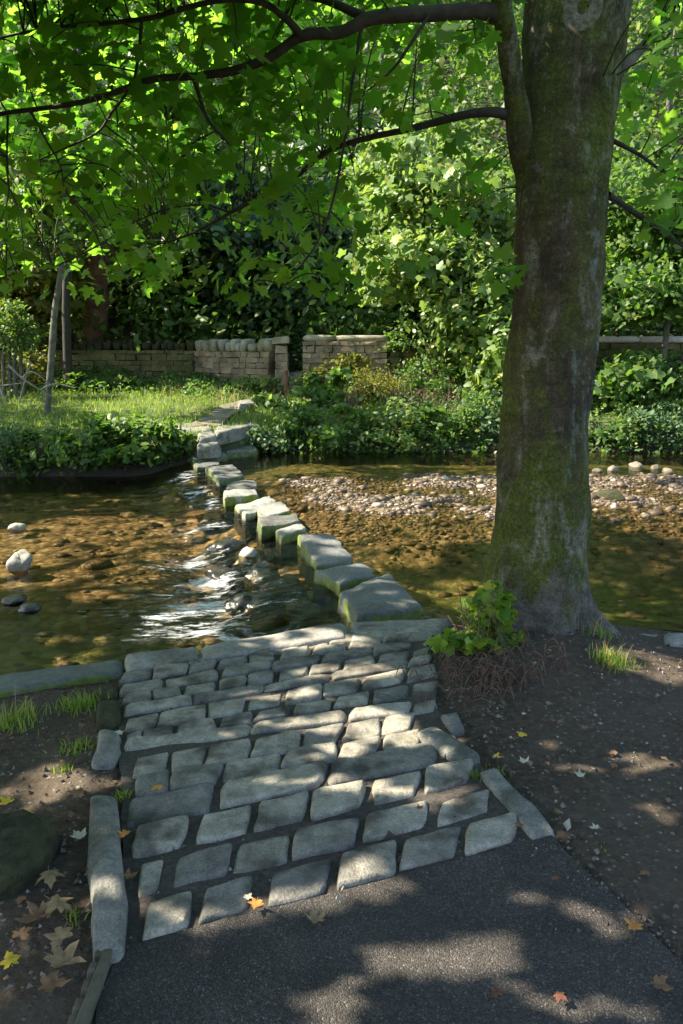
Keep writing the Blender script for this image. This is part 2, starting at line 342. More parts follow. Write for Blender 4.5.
def asphalt_mat():
    m, nt, b = mat('worn_asphalt'); co = coords(nt)
    v = N(nt, 'ShaderNodeTexVoronoi', Scale=230.0); nt.links.new(co, v.inputs['Vector']); n1 = nz(nt, co, 2.5, 4, 0.6); n2 = nz(nt, co, 120, 3)
    s = N(nt, 'ShaderNodeSeparateColor'); nt.links.new(v.outputs['Color'], s.inputs[0])
    c = ramp(nt, s.outputs[0], [(0.0, (0.034, 0.03, 0.026)), (0.6, (0.06, 0.053, 0.046)), (0.95, (0.088, 0.078, 0.068)), (1, (0.17, 0.15, 0.13))])
    c = mixc(nt, 0.8, c, ramp(nt, n1, [(0.3, 0.6), (0.7, 1.4)]), 'MULTIPLY')
    nt.links.new(c, b.inputs['Base Color']); b.inputs['Roughness'].default_value = 0.85; b.inputs['Specular IOR Level'].default_value = 0.25
    h = math_(nt, 'SUBTRACT', 1.0, v.outputs['Distance']); bump(nt, b, math_(nt, 'ADD', h, math_(nt, 'MULTIPLY', n2, 0.3)), 0.8, 0.004); return m
M['asphalt'] = asphalt_mat()
def joint_mat():
    m, nt, b = mat('gritty_joint_earth'); co = coords(nt); n2 = nz(nt, co, 60, 6, 0.75); n1 = nz(nt, co, 5, 4)
    c = ramp(nt, n2, [(0.3, (0.03, 0.024, 0.019)), (0.6, (0.10, 0.082, 0.066)), (0.78, (0.22, 0.19, 0.16))])
    c = mixc(nt, ramp(nt, n1, [(0.55, 0.0), (0.75, 0.5)]), c, (0.03, 0.045, 0.012))
    nt.links.new(c, b.inputs['Base Color']); b.inputs['Roughness'].default_value = 0.95; bump(nt, b, n2, 0.9, 0.012); return m
M['joint'] = joint_mat()
def bed_mat():
    m, nt, b = mat('riverbed_gravel'); co = coords(nt)
    v = N(nt, 'ShaderNodeTexVoronoi', Scale=9.0, Randomness=1.0); nt.links.new(co, v.inputs['Vector']); s = N(nt, 'ShaderNodeSeparateColor'); nt.links.new(v.outputs['Color'], s.inputs[0])
    v2 = N(nt, 'ShaderNodeTexVoronoi', Scale=26.0); nt.links.new(co, v2.inputs['Vector']); s2 = N(nt, 'ShaderNodeSeparateColor'); nt.links.new(v2.outputs['Color'], s2.inputs[0])
    n1 = nz(nt, co, 0.9, 4)
    c = ramp(nt, s.outputs[0], [(0, (0.065, 0.043, 0.021)), (0.5, (0.19, 0.125, 0.057)), (0.85, (0.31, 0.22, 0.11)), (1, (0.4, 0.33, 0.21))])
    c2 = ramp(nt, s2.outputs[0], [(0, (0.055, 0.037, 0.018)), (0.6, (0.2, 0.135, 0.062)), (1, (0.4, 0.31, 0.18))])
    c = mixc(nt, ramp(nt, n1, [(0.42, 0.0), (0.6, 1.0)]), c, c2)
    c = mixc(nt, 0.75, c, ramp(nt, v.outputs['Distance'], [(0.2, 1.0), (0.7, 0.35)]), 'MULTIPLY')
    # mossy green bed, with canopy reflection and pool shade mixed into the colour
    sp = N(nt, 'ShaderNodeSeparateXYZ'); nt.links.new(co, sp.inputs[0])
    k = ramp(nt, math_(nt, 'ADD', sp.outputs[2], math_(nt, 'MULTIPLY', math_(nt, 'SUBTRACT', n1, 0.5), 0.12)), [(0.0, 1.0), (1.0, 0.0)])
    at_ = N(nt, 'ShaderNodeAttribute', attribute_name='algae_shade'); c = mixc(nt, at_.outputs['Fac'], c, mixc(nt, 0.3, (0.06, 0.11, 0.006), c))
    nt.links.new(c, b.inputs['Base Color']); b.inputs['Roughness'].default_value = 0.7
    bump(nt, b, math_(nt, 'SUBTRACT', 1.0, v.outputs['Distance']), 0.8, 0.05); return m
M['bed'] = bed_mat()
def pebble_mat():
    m, nt, b = mat('bar_pebbles'); g = N(nt, 'ShaderNodeNewGeometry'); co = coords(nt)
    c = ramp(nt, g.outputs['Random Per Island'], [(0, (0.035, 0.025, 0.016)), (0.5, (0.10, 0.066, 0.037)), (0.85, (0.18, 0.13, 0.08)), (1, (0.4, 0.34, 0.27))])
    c = mixc(nt, 0.6, c, ramp(nt, nz(nt, co, 30, 4), [(0.3, 0.5), (0.7, 1.2)]), 'MULTIPLY')
    nt.links.new(c, b.inputs['Base Color']); b.inputs['Roughness'].default_value = 0.6; return m
M['pebble'] = pebble_mat()
M['grit'] = None
def grit_mat():
    m, nt, b = mat('loose_grit'); g = N(nt, 'ShaderNodeNewGeometry')
    c = ramp(nt, g.outputs['Random Per Island'], [(0, (0.035, 0.027, 0.02)), (0.6, (0.11, 0.09, 0.07)), (0.9, (0.2, 0.17, 0.14)), (1, (0.36, 0.33, 0.29))])
    nt.links.new(c, b.inputs['Base Color']); b.inputs['Roughness'].default_value = 0.9; return m
M['grit'] = grit_mat()
def bank_mat():
    m, nt, b = mat('far_bank_turf'); co = coords(nt); n1 = nz(nt, co, 1.2, 5, 0.65); n2 = nz(nt, co, 14, 5, 0.7)
    c = ramp(nt, n2, [(0.3, (0.03, 0.05, 0.012)), (0.7, (0.10, 0.13, 0.03))])
    c = mixc(nt, ramp(nt, n1, [(0.55, 0.0), (0.72, 0.7)]), c, (0.2, 0.17, 0.08))
    sp = N(nt, 'ShaderNodeSeparateXYZ'); nt.links.new(co, sp.inputs[0])
    c = mixc(nt, ramp(nt, math_(nt, 'ADD', math_(nt, 'ADD', sp.outputs[2], 0.5), math_(nt, 'MULTIPLY', n2, 0.2)), [(0.3, 1.0), (0.5, 0.0)]), c, (0.035, 0.026, 0.018))
    nt.links.new(c, b.inputs['Base Color']); b.inputs['Roughness'].default_value = 0.95; bump(nt, b, n2, 0.8, 0.06); return m
M['bank'] = bank_mat()
M['hill'] = plain('woodland_floor', (0.016, 0.016, 0.008), (0.055, 0.045, 0.024), 1.6, 0.95, 0.1)
M['path'] = plain('worn_earth_path', (0.09, 0.075, 0.045), (0.25, 0.21, 0.15), 4, 0.95, 0.06)
def water_mat():
    m, nt, b = mat('river_water'); nt.nodes.remove(b); out = nt.nodes['Material Output']; co = coords(nt)
    mp = N(nt, 'ShaderNodeMapping'); mp.inputs['Scale'].default_value = (0.55, 1.5, 1); mp.inputs['Rotation'].default_value = (0, 0, R(10)); nt.links.new(co, mp.inputs['Vector'])
    n1 = nz(nt, mp.outputs[0], 4.5, 4, 0.6, 0.6); n2 = nz(nt, mp.outputs[0], 15, 3, 0.55, 0.4)
    at_ = N(nt, 'ShaderNodeAttribute', attribute_name='foam'); rp = N(nt, 'ShaderNodeAttribute', attribute_name='rough')
    hh = math_(nt, 'ADD', n1, math_(nt, 'MULTIPLY', n2, 0.35))
    bp = N(nt, 'ShaderNodeBump', Distance=0.05); nt.links.new(hh, bp.inputs['Height']); nt.links.new(math_(nt, 'ADD', math_(nt, 'MULTIPLY', rp.outputs['Fac'], 0.75), 0.16), bp.inputs['Strength'])
    tr = N(nt, 'ShaderNodeBsdfTransparent'); tr.inputs['Color'].default_value = (0.90, 0.82, 0.63, 1)
    gl = N(nt, 'ShaderNodeBsdfGlossy'); gl.inputs['Roughness'].default_value = 0.06; nt.links.new(bp.outputs[0], gl.inputs['Normal'])
    fr = N(nt, 'ShaderNodeFresnel', IOR=1.33); nt.links.new(bp.outputs[0], fr.inputs['Normal'])
    mx = N(nt, 'ShaderNodeMixShader'); nt.links.new(fr.outputs[0], mx.inputs[0]); nt.links.new(tr.outputs[0], mx.inputs[1]); nt.links.new(gl.outputs[0], mx.inputs[2])
    # foam: streaks along the current inside the churned zones
    mp3 = N(nt, 'ShaderNodeMapping'); mp3.inputs['Scale'].default_value = (2.2, 8.0, 3); mp3.inputs['Rotation'].default_value = (0, 0, R(8)); nt.links.new(co, mp3.inputs['Vector'])
    nf = nz(nt, mp3.outputs[0], 2.2, 6, 0.72, 0.5); nf2 = nz(nt, co, 38, 3, 0.6)
    ff = math_(nt, 'ADD', math_(nt, 'ADD', at_.outputs['Fac'], math_(nt, 'MULTIPLY', math_(nt, 'SUBTRACT', nf, 0.5), 2.1)), math_(nt, 'MULTIPLY', math_(nt, 'SUBTRACT', nf2, 0.5), 0.35))
    fm = ramp(nt, ff, [(0.36, 0.0), (0.56, 0.35), (0.9, 0.95)])
    fo = N(nt, 'ShaderNodeBsdfDiffuse'); fo.inputs['Color'].default_value = (0.74, 0.77, 0.78, 1)
    m2 = N(nt, 'ShaderNodeMixShader'); nt.links.new(fm, m2.inputs[0]); nt.links.new(mx.outputs[0], m2.inputs[1]); nt.links.new(fo.outputs[0], m2.inputs[2])
    nt.links.new(m2.outputs[0], out.inputs['Surface']); return m
M['water'] = water_mat()
def litter_mat(name, c0, c1):
    m, nt, b = mat(name); co = coords(nt); n1 = nz(nt, co, 45, 4)
    nt.links.new(ramp(nt, n1, [(0.3, c0), (0.7, c1)]), b.inputs['Base Color']); b.inputs['Roughness'].default_value = 0.7; return m
LEAFC = {'brown': litter_mat('brown_fallen_leaf', (0.12, 0.06, 0.03), (0.27, 0.15, 0.07)), 'tan': litter_mat('tan_fallen_leaf', (0.2, 0.125, 0.06), (0.38, 0.25, 0.13)),
         'yellow': litter_mat('yellow_fallen_leaf', (0.5, 0.3, 0.02), (0.75, 0.52, 0.04)), 'orange': litter_mat('orange_fallen_leaf', (0.42, 0.15, 0.03), (0.62, 0.29, 0.06)),
         'pale': litter_mat('pale_fallen_leaf', (0.42, 0.36, 0.24), (0.62, 0.55, 0.4)), 'dark': litter_mat('dark_fallen_leaf', (0.10, 0.035, 0.02), (0.22, 0.09, 0.045))}

# ------------------------------------------------------------------ leaves
def maple_template(full=True):
    half = [(0.18, -0.10), (0.45, -0.04), (0.33, 0.14), (0.53, 0.22), (0.70, 0.48), (0.43, 0.46), (0.23, 0.50), (0.27, 0.72), (0.13, 0.80)] if full else [(0.38, -0.02), (0.42, 0.16), (0.62, 0.46), (0.28, 0.56), (0.24, 0.8)]
    pts = [(0, 0.02)] + half + [(0, 1.08)] + [(-x, y) for x, y in reversed(half)]
    V = [(0, 0.34, 0)] + [(x, y, -0.18 * abs(x) - 0.22 * max(0, y - 0.5) ** 1.5) for x, y in pts]
    n = len(pts); T = [(0, 1 + i, 1 + (i + 1) % n) for i in range(n)]
    return np.array(V, float) - np.array([0, 0.34, 0]), np.array(T)
MAPLE = maple_template(True); MAPLE_LO = maple_template(False)
OVAL = (np.array([(0, -0.5, 0), (0.27, -0.1, 0.06), (0.2, 0.25, 0.05), (0, 0.55, -0.06), (-0.2, 0.25, 0.05), (-0.27, -0.1, 0.06)], float), np.array([(0, 1, 5), (1, 2, 4), (1, 4, 5), (2, 3, 4)]))
def scatter(tmpl, P, Nn, size, spin=None):
    """leaf shapes at P with normals Nn"""
    T, F = tmpl; P = np.asarray(P, float); n = len(P)
    Nn = Nn / (np.linalg.norm(Nn, axis=1)[:, None] + 1e-9)
    a = RNG.normal(size=(n, 3)) if spin is None else spin
    X = np.cross(a, Nn); X /= np.linalg.norm(X, axis=1)[:, None] + 1e-9; Y = np.cross(Nn, X)
    s = (np.asarray(size) * np.ones(n))[:, None, None]
    V = P[:, None, :] + s * (T[None, :, 0:1] * X[:, None, :] + T[None, :, 1:2] * Y[:, None, :] + T[None, :, 2:3] * Nn[:, None, :])
    Fa = (F[None] + (np.arange(n) * len(T))[:, None, None]).reshape(-1, F.shape[1])
    return V.reshape(-1, 3), Fa
def rand_normals(n, up=0.6, side=(0, 0, 0), sp=0.6):
    return RNG.normal(size=(n, 3)) * sp + np.array(side) + np.array([0, 0, up])

# ------------------------------------------------------------------ light
SUN_EL = R(43)
KSUN = 1 / math.tan(SUN_EL)
SUN_AZ_Y = 0.06                                                # the sun stands to the left, a touch ahead
sd = Vector((-1, SUN_AZ_Y, 0)).normalized() * math.cos(SUN_EL); sd.z = math.sin(SUN_EL)
sun_d = bpy.data.lights.new('sun', 'SUN'); sun_d.energy = 5.0; sun_d.angle = R(0.6); sun_d.color = (1.0, 0.91, 0.75)
sun = bpy.data.objects.new('sun', sun_d); link(sun); sun.location = (-10, 0, 20); sun.rotation_euler = sd.to_track_quat('Z', 'Y').to_euler()
wd = bpy.data.worlds.new('World'); SC.world = wd; wd.use_nodes = True; wn = wd.node_tree
sky = wn.nodes.new('ShaderNodeTexSky'); sky.sky_type = 'NISHITA'; sky.sun_disc = False; sky.sun_elevation = SUN_EL
sky.sun_rotation = math.atan2(sd.x, sd.y)
wn.links.new(sky.outputs[0], wn.nodes['Background'].inputs['Color']); wn.nodes['Background'].inputs['Strength'].default_value = 0.11
SC.view_settings.view_transform = 'Standard'; SC.view_settings.look = 'None'; SC.view_settings.gamma = 1; SC.view_settings.exposure = 1.82
SC.cycles.max_bounces = 8; SC.cycles.transparent_max_bounces = 12; SC.cycles.diffuse_bounces = 4; SC.cycles.glossy_bounces = 3
SC.cycles.sample_clamp_indirect = 6; SC.cycles.use_denoising = True; SC.cycles.caustics_reflective = False; SC.cycles.caustics_refractive = False

# places the sun reaches, as ellipses on the ground (x, y, rx, ry): leaves that would shade them are cut away
LIT = []
def lit_spot(px, py, rx, ry, z):
    c = at(px, py, z); a = at(px + rx, py, z); b = at(px, py - ry, z); d = at(px, py + ry, z)
    LIT.append((c.x, (b.y + d.y) / 2, abs(a.x - c.x), abs(b.y - d.y) / 2))
for q in [(70, 538, 120, 34, -.5), (150, 545, 75, 30, -.5), (190, 605, 62, 30, -.5), (235, 515, 40, 22, -.4), (275, 508, 45, 22, -.1), (235, 492, 25, 12, -.1), (320, 575, 16, 14, -.2), (352, 596, 12, 14, -.2),
          (330, 500, 60, 22, -.35), (430, 503, 110, 24, -.35), (520, 500, 60, 20, -.35), (640, 500, 70, 26, -.35), (620, 468, 60, 8, -.3), (440, 575, 45, 14, -.5), (400, 545, 30, 9, -.5), (210, 560, 25, 16, -.4), (290, 640, 75, 11, -.05), (40, 615, 45, 10, -.6), (20, 640, 30, 7, -.6), (110, 640, 40, 6, -.6), (90, 590, 40, 8, -.6), (205, 455, 20, 8, -.2), (482, 628, 38, 22, 0.0), (505, 585, 18, 22, 0.0),
          (210, 732, 75, 7, 0), (330, 718, 90, 16, 0), (400, 735, 45, 8, 0), (270, 690, 60, 8, 0), (350, 665, 60, 10, 0), (300, 785, 70, 11, 0), (420, 800, 60, 14, 0), (270, 815, 60, 12, 0), (350, 812, 50, 10, 0), (465, 835, 35, 8, 0), (105, 838, 26, 9, 0), (104, 875, 24, 8, 0), (160, 845, 30, 5, 0), (180, 805, 40, 5, 0), (350, 858, 45, 6, 0), (240, 850, 30, 5, 0),
          (490, 955, 130, 32, 0), (390, 990, 140, 24, 0), (570, 1000, 90, 18, 0), (440, 892, 140, 14, 0), (320, 910, 80, 9, 0), (600, 930, 50, 12, 0), (250, 960, 40, 10, 0), (600, 915, 40, 8, 0), (300, 990, 60, 14, 0), (600, 960, 40, 10, 0), (662, 826, 30, 14, 0), (655, 662, 45, 16, 0), (600, 770, 50, 5, 0), (60, 780, 90, 13, 0), (40, 760, 50, 5, 0), (30, 800, 40, 8, 0), (120, 745, 30, 6, 0), (60, 935, 20, 12, 0),
          (220, 388, 80, 10, 0.35), (230, 405, 70, 22, 0.2), (150, 400, 40, 10, 0.25), (290, 395, 60, 25, 0.3)]:
    lit_spot(*q)
LITA = np.array(LIT)
def lit_at(x, y, grow=1.0):
    d = ((x[:, None] - LITA[:, 0]) / (LITA[:, 2] * grow)) ** 2 + ((y[:, None] - LITA[:, 1]) / (LITA[:, 3] * grow)) ** 2
    return d.min(1) < 1
def shadow_xy(P):                                                # where a leaf's shadow lands
    z0 = np.where(P[:, 1] > 14, 0.3, np.where(P[:, 1] > 4.6, -0.4, 0.0)); dz = P[:, 2] - z0
    return P[:, 0] + dz * KSUN, P[:, 1] - dz * KSUN * SUN_AZ_Y

# ------------------------------------------------------------------ terrain
KX = np.array([-40, -8, -1.75, -0.05, 0.55, 1.5, 2.2, 8, 40.]); KY = np.array([1.5, 2.2, 3.72, 4.45, 4.62, 4.72, 4.5, 4.6, 4.6])
def kerb_y(x): return np.interp(x, KX, KY)
def far_edge(x): return 12.95 + 1.55 * sstep(-2.6, -1.2, x)
def z_near(x, y):
    z = -0.045 * np.clip(np.asarray(y) - 2.6, 0, None)
    z = z + 0.13 * np.exp(-(((x - 1.15) / .55) ** 2 + ((y - 4.05) / .5) ** 2)) - 0.04 * sstep(-0.9, -1.3, x) * sstep(1.2, 2, y)
    return z
def z_bed(x, y):
    x = np.asarray(x, float); y = np.asarray(y, float); P = np.stack([x, y, 0 * x], -1)
    s = (x + 0.34 * y - 2.09)                                      # signed side of the stepping-stone line
    base = np.where(s > 0, -0.58, -0.78)
    base = -0.78 + 0.2 * sstep(-0.9, 0.0, s)
    bar = sstep(0.15, 1.1, s) * sstep(7.5, 9.4, y + 0.25 * fbm(P * 0.8, 3)) * (1 - sstep(11.6, 13.2, y))
    base = base + bar * 0.20 - 0.18 * sstep(0.4, 1.4, s) * sstep(8.2, 7.2, y)
    sh = sstep(-0.2, -1.4, s) * sstep(5.8, 7.2, y - 0.12 * x) * (1 - sstep(10.0, 11.5, y))   # shallow on the left
    base = base + sh * 0.15
    return base + 0.05 * fbm(P * 1.6, 4)
def z_far(x, y):
    x = np.asarray(x, float); y = np.asarray(y, float); P = np.stack([x, y, 0 * x], -1)
    d = y - far_edge(x); right = sstep(-1.6, 0.5, x)
    z = -0.8 + 0.35 * sstep(-0.4, 0.05, d) + 0.42 * sstep(0.0, 0.7, d) + (0.078 + 0.07 * right) * np.clip(d, 0, 21 - far_edge(x))
    z = z + 0.62 * np.clip(y - 21.5, 0, 46)
    return z + 0.06 * fbm(P * 0.7, 3) * sstep(0, 1, d) + 0.8 * fbm(P * 0.12, 3) * sstep(23, 32, y)

def on_far(px, py):
    d = ray(px, py); t = 10.0
    while t < 60:
        if CAM_Z + d[2] * t < float(z_far(np.array([d[0] * t]), np.array([d[1] * t]))[0]): break
        t += 0.04
    return Vector((d[0] * t, d[1] * t, CAM_Z + d[2] * t))
def sheet(name, xs, ys, zf, m, keep=None, kind='structure'):
    X, Y = np.meshgrid(xs, ys, indexing='ij'); x, y = X.ravel(), Y.ravel(); V = np.stack([x, y, zf(x, y)], -1); F = grid_faces(len(xs), len(ys))
    if keep is not None:
        c = V[F].mean(1); F = F[keep(c[:, 0], c[:, 1])]
    o = np_mesh(name, V, F, m); tag(o, kind=kind); return o
def edge_in(x, y):                # snap the near sheet's grid to the water edge
    return y < kerb_y(x) - 0.02
# near ground follows the edge: rows are parametrised between y=-8 and the edge
xs = np.concatenate([np.linspace(-40, -3.2, 20), np.linspace(-3.1, 3.1, 150), np.linspace(3.2, 40, 20)])
ts = np.concatenate([np.linspace(0, 0.6, 12), np.linspace(0.62, 1, 130)])
X, T_ = np.meshgrid(xs, ts, indexing='ij'); Yk = kerb_y(X) - 0.05; Y = -8 + (Yk + 8) * T_
V = np.stack([X.ravel(), Y.ravel(), 0 * X.ravel()], -1); V[:, 2] = z_near(V[:, 0], V[:, 1]) - 0.012
PA = np.stack([V[:, 0], V[:, 1], 0 * V[:, 0]], -1)
V[:, 2] += 0.018 * fbm(PA * 2.2, 3) + 0.008 * fbm(PA * 11, 3)
# keep it below the paving and the asphalt
cob = [at(125, 955), at(105, 690), at(250, 650), at(420, 632), at(470, 725), at(560, 838), at(700, 985), at(760, 1100), at(60, 1100)]
def inside(poly, x, y):
    r = np.zeros(len(x), bool); n = len(poly); j = n - 1
    for i in range(n):
        xi, yi, xj, yj = poly[i][0], poly[i][1], poly[j][0], poly[j][1]
        r ^= ((yi > y) != (yj > y)) & (x < (xj - xi) * (y - yi) / (yj - yi + 1e-12) + xi); j = i
    return r
ins = inside(cob, V[:, 0], V[:, 1]); V[ins, 2] = z_near(V[ins, 0], V[ins, 1]) - 0.02
ground = np_mesh('ground', V, grid_faces(len(xs), len(ts)), M['dirt']); tag(ground, kind='structure')
# river wall below the edge
xs2 = np.linspace(-20, 20, 200); zz = np.linspace(-0.02, -1.1, 6)
Vw = np.array([(x, kerb_y(x) - 0.04 + 0.03 * math.sin(x * 9) * (-z), z - 0.07) for x in xs2 for z in zz])
tag(np_mesh('river_edge', Vw, grid_faces(200, 6), M['wet']), kind='structure')
# riverbed
xs = np.concatenate([np.linspace(-40, -8, 15), np.linspace(-7.8, 8.5, 190), np.linspace(9, 40, 15)]); ys = np.linspace(1.2, 15.6, 170)
bed = sheet('riverbed', xs, ys, z_bed, M['bed'])
co = np.empty(len(bed.data.vertices) * 3, np.float32); bed.data.vertices.foreach_get('co', co); co = co.reshape(-1, 3)
al = sstep(6.9, 5.6, co[:, 1] - 0.1 * co[:, 0]) * sstep(0.4, -0.8, co[:, 0] + 0.34 * co[:, 1] - 2.09) + 0.9 * sstep(8.2, 7.0, co[:, 1]) * sstep(0.3, 1.4, co[:, 0] + 0.34 * co[:, 1] - 2.09) + 0.5 * sstep(11.0, 12.5, co[:, 1])  # right pool coloured greener and darker to stand for shade
a_ = bed.data.attributes.new('algae_shade', 'FLOAT', 'POINT'); a_.data.foreach_set('value', np.clip(al, 0, 1).astype(np.float32))
# far bank and hillside
xs = np.concatenate([np.linspace(-60, -12, 16), np.linspace(-11.5, 12, 110), np.linspace(13, 60, 16)]); ys = np.concatenate([np.linspace(12.2, 21.4, 80), np.linspace(21.8, 75, 40)])
tag(sheet('far_bank', xs, ys[:81], z_far, M['bank']), kind='structure')
tag(sheet('hillside', xs, ys[80:], z_far, M['hill']), kind='structure')
# water
def z_water(x, y):
    x = np.asarray(x, float); y = np.asarray(y, float); P = np.stack([x, y, 0 * x], -1); s = x + 0.34 * y - 2.09 + 0.14 * fbm(P * 1.7, 2)
    z = -0.54 + 0.17 * sstep(-1.15, -0.15, s)
    churn = np.exp(-((s + 0.7) / 0.75) ** 2) * sstep(12.8, 11.5, y)
    z = z + churn * (0.10 * fbm(P * np.array([2.0, 3.4, 1]), 3) + 0.03 * fbm(P * np.array([5, 10, 1]), 2))
    return z + 0.006 * fbm(P * np.array([1.5, 4, 1]), 3)
xs = np.concatenate([np.linspace(-40, -5, 20), np.linspace(-4.9, 3, 260), np.linspace(3.1, 40, 40)]); ys = np.linspace(1.4, 15.4, 330)
wat = sheet('water', xs, ys, z_water, M['water'], keep=lambda x, y: y > kerb_y(x) - 0.15)
co = np.empty(len(wat.data.vertices) * 3, np.float32); wat.data.vertices.foreach_get('co', co); co = co.reshape(-1, 3); x, y = co[:, 0], co[:, 1]
foam = np.zeros(len(x))
for (px, py, rx, ry, k) in [(195, 603, 50, 11, .62), (205, 625, 50, 10, .6), (160, 612, 36, 9, .42), (205, 577, 40, 10, .62), (196, 556, 36, 6, .55), (205, 532, 26, 5, .55), (236, 633, 36, 9, .5), (255, 605, 22, 20, .3), (195, 497, 16, 4, .5), (186, 482, 14, 4, .5), (240, 575, 16, 14, .28), (290, 610, 26, 14, .22), (215, 590, 20, 6, .45), (155, 590, 60, 12, .26), (150, 628, 40, 9, .36), (120, 606, 40, 7, .3), (265, 590, 25, 12, .3), (225, 548, 16, 8, .4), (215, 512, 14, 5, .4), (170, 560, 40, 6, .3)]:
    c = at(px, py, -.48); a = at(px + rx, py, -.48); b = at(px, py - ry, -.48); e = ((x - c.x) / abs(a.x - c.x)) ** 2 + ((y - c.y) / abs(b.y - c.y)) ** 2
    foam = np.maximum(foam, k * np.exp(-e * 0.9))
s = x + 0.34 * y - 2.09
a_ = wat.data.attributes.new('foam', 'FLOAT', 'POINT'); a_.data.foreach_set('value', foam.astype(np.float32))
rg = np.clip(np.exp(-((s + 0.9) / 0.9) ** 2) * sstep(13, 11, y) + 0.3 * sstep(-0.5, -2.5, s) * sstep(7.5, 5, y), 0, 1)
a_ = wat.data.attributes.new('rough', 'FLOAT', 'POINT'); a_.data.foreach_set('value', rg.astype(np.float32))

# ------------------------------------------------------------------ asphalt and cobbled landing
def poly_sheet(name, pts, m, z0, n=60):
    # ruled sheet between two borders
    L, Rr = pts; V = []
    L = smooth_path([[*p] for p in L], n // max(1, len(L) - 1)); Rr = smooth_path([[*p] for p in Rr], n // max(1, len(Rr) - 1)); k = min(len(L), len(Rr)); L, Rr = L[:k], Rr[:k]
    t = np.linspace(0, 1, 40); V = L[:, None, :] * (1 - t)[None, :, None] + Rr[:, None, :] * t[None, :, None]; V = V.reshape(-1, 3)
    V[:, 0] += 0.03 * fbm(V * 5, 4) * np.tile(np.where((t < .03) | (t > .97), 1.0, 0.0), k); V[:, 2] = z_near(V[:, 0], V[:, 1]) + z0 + 0.004 * fbm(V * 2, 2); return tag(np_mesh(name, V, grid_faces(k, 40), m), kind='structure')
poly_sheet('asphalt_path', ([at(118, 948), at(102, 990), at(80, 1060), at(20, 1300)], [at(552, 836), at(622, 905), at(700, 985), at(1000, 1300)]), M['asphalt'], 0.002, 60)
poly_sheet('joint_bed', ([at(120, 955), at(122, 800), at(118, 700), at(120, 660)], [at(545, 840), at(478, 762), at(440, 700), at(425, 628)]), M['joint'], -0.005, 90)
ROWS = [  # (x, y) of the row's line at two places, half height at left / right, stone ends
    ((165, 917), (489, 834), 19, 15, [(143, 190), (200, 254), (268, 330), (336, 397), (401, 462), (464, 519)]),
    ((149, 879), (462, 807), 17, 13, [(138, 160), (173, 230), (234, 289), (294, 358), (362, 432), (436, 493)]),
    ((160, 838), (445, 778), 15, 12, [(132, 187), (196, 251), (254, 306), (310, 367), (371, 420), (424, 472)]),
    ((170, 806), (382, 764), 13, 12, [(129, 214), (219, 326), (330, 438)]),
    ((150, 786), (400, 742), 10, 9, [(135, 168), (170, 220), (223, 281), (284, 336), (339, 378), (381, 420)]),
    ((150, 766), (380, 728), 10, 8.5, [(132, 167), (170, 204), (207, 250), (254, 300), (303, 340), (343, 380), (383, 414)]),
    ((128, 746), (306, 722.5), 5.2, 5.2, [(126, 249), (253, 345), (349, 410)]),
    ((159, 734), (235, 721), 4.6, 5.0, [(126, 141), (143, 175), (178, 216), (219, 252), (255, 290), (294, 330), (334, 370), (373, 408)]),
    ((141, 724), (263, 702), 7, 6.5, [(126, 157), (160, 206), (209, 245), (248, 282), (285, 320), (323, 358), (361, 405)]),
    ((141, 709.5), (263, 688.5), 3.5, 3.5, [(124, 190), (192, 262), (264, 330), (333, 408)]),
    ((139, 699), (260, 679.5), 5, 4.6, [(124, 150), (153, 181), (184, 214), (217, 244), (247, 275), (278, 307), (310, 340), (343, 375), (378, 410)]),
    ((139, 687), (260, 668.5), 4.4, 4, [(121, 160), (163, 218), (221, 268), (271, 320), (323, 372), (375, 412)]),
    ((139, 676), (260, 658.5), 4.6, 4, [(121, 151), (154, 188), (191, 217), (220, 245), (248, 275), (279, 310), (313, 345), (349, 380), (383, 412)]),
    ((200, 657.5), (310, 644), 4, 3.6, [(160, 186), (189, 215), (218, 245), (248, 272), (275, 300), (303, 328), (331, 357), (360, 392)]),
    ((300, 637.5), (350, 632.5), 3.4, 3.4, [(268, 297), (300, 324), (327, 352), (355, 384)]),
]
mb = MB(); sd_ = 0.0
for (a, b, h0, h1, st) in ROWS[4:]:          # the rows run on to the edging at the right
    while True:
        x0 = st[-1][1] + 3; yy = a[1] + (x0 + 15 - a[0]) * (b[1] - a[1]) / (b[0] - a[0]); lim = float(np.interp(yy, [620, 640, 700, 722, 740, 760], [425, 426, 440, 420, 428, 460]))
        if x0 + 14 > lim: break
        x1 = min(x0 + random.uniform(24, 40), lim); st.append((x0, x1))
for (a, b, h0, h1, st) in ROWS:
    fl = lambda x: a[1] + (x - a[0]) * (b[1] - a[1]) / (b[0] - a[0]); fh = lambda x: (0.98 if h0 > 14 else 1.10) * max(2.2, h0 + (x - a[0]) * (h1 - h0) / (b[0] - a[0]))
    for (x0, x1) in st:
        sd_ += 1.37; j = lambda s: random.uniform(-s, s); hh = 0.5 * (fh(x0) + fh(x1)); jj = hh * 0.10; ex = -0.6 if h0 > 14 else 1.1; x0 -= ex; x1 += ex
        zc = float(z_near(*at((x0 + x1) / 2, fl((x0 + x1) / 2))[:2]))
        sk = hh * 0.18
        hh *= 1.0; q = [at(x0 + 1 + j(2.4) - sk, fl(x0) + fh(x0) + j(jj), zc), at(x1 - 1 + j(2.4) - sk, fl(x1) + fh(x1) + j(jj), zc), at(x1 - 1 + j(2.4) + sk, fl(x1) - fh(x1) + j(jj), zc), at(x0 + 1 + j(2.4) + sk, fl(x0) - fh(x0) + j(jj), zc)]
        top = zc + 0.010 + j(0.005)
        tz = [top + j(0.006) for _ in range(4)]
        V, F = slab(q, tz, zc - 0.05, rnd=0.011, n=17, jit=0.006, seed=sd_, bulge=0.003, corner=0.2); mb.add(V, F)
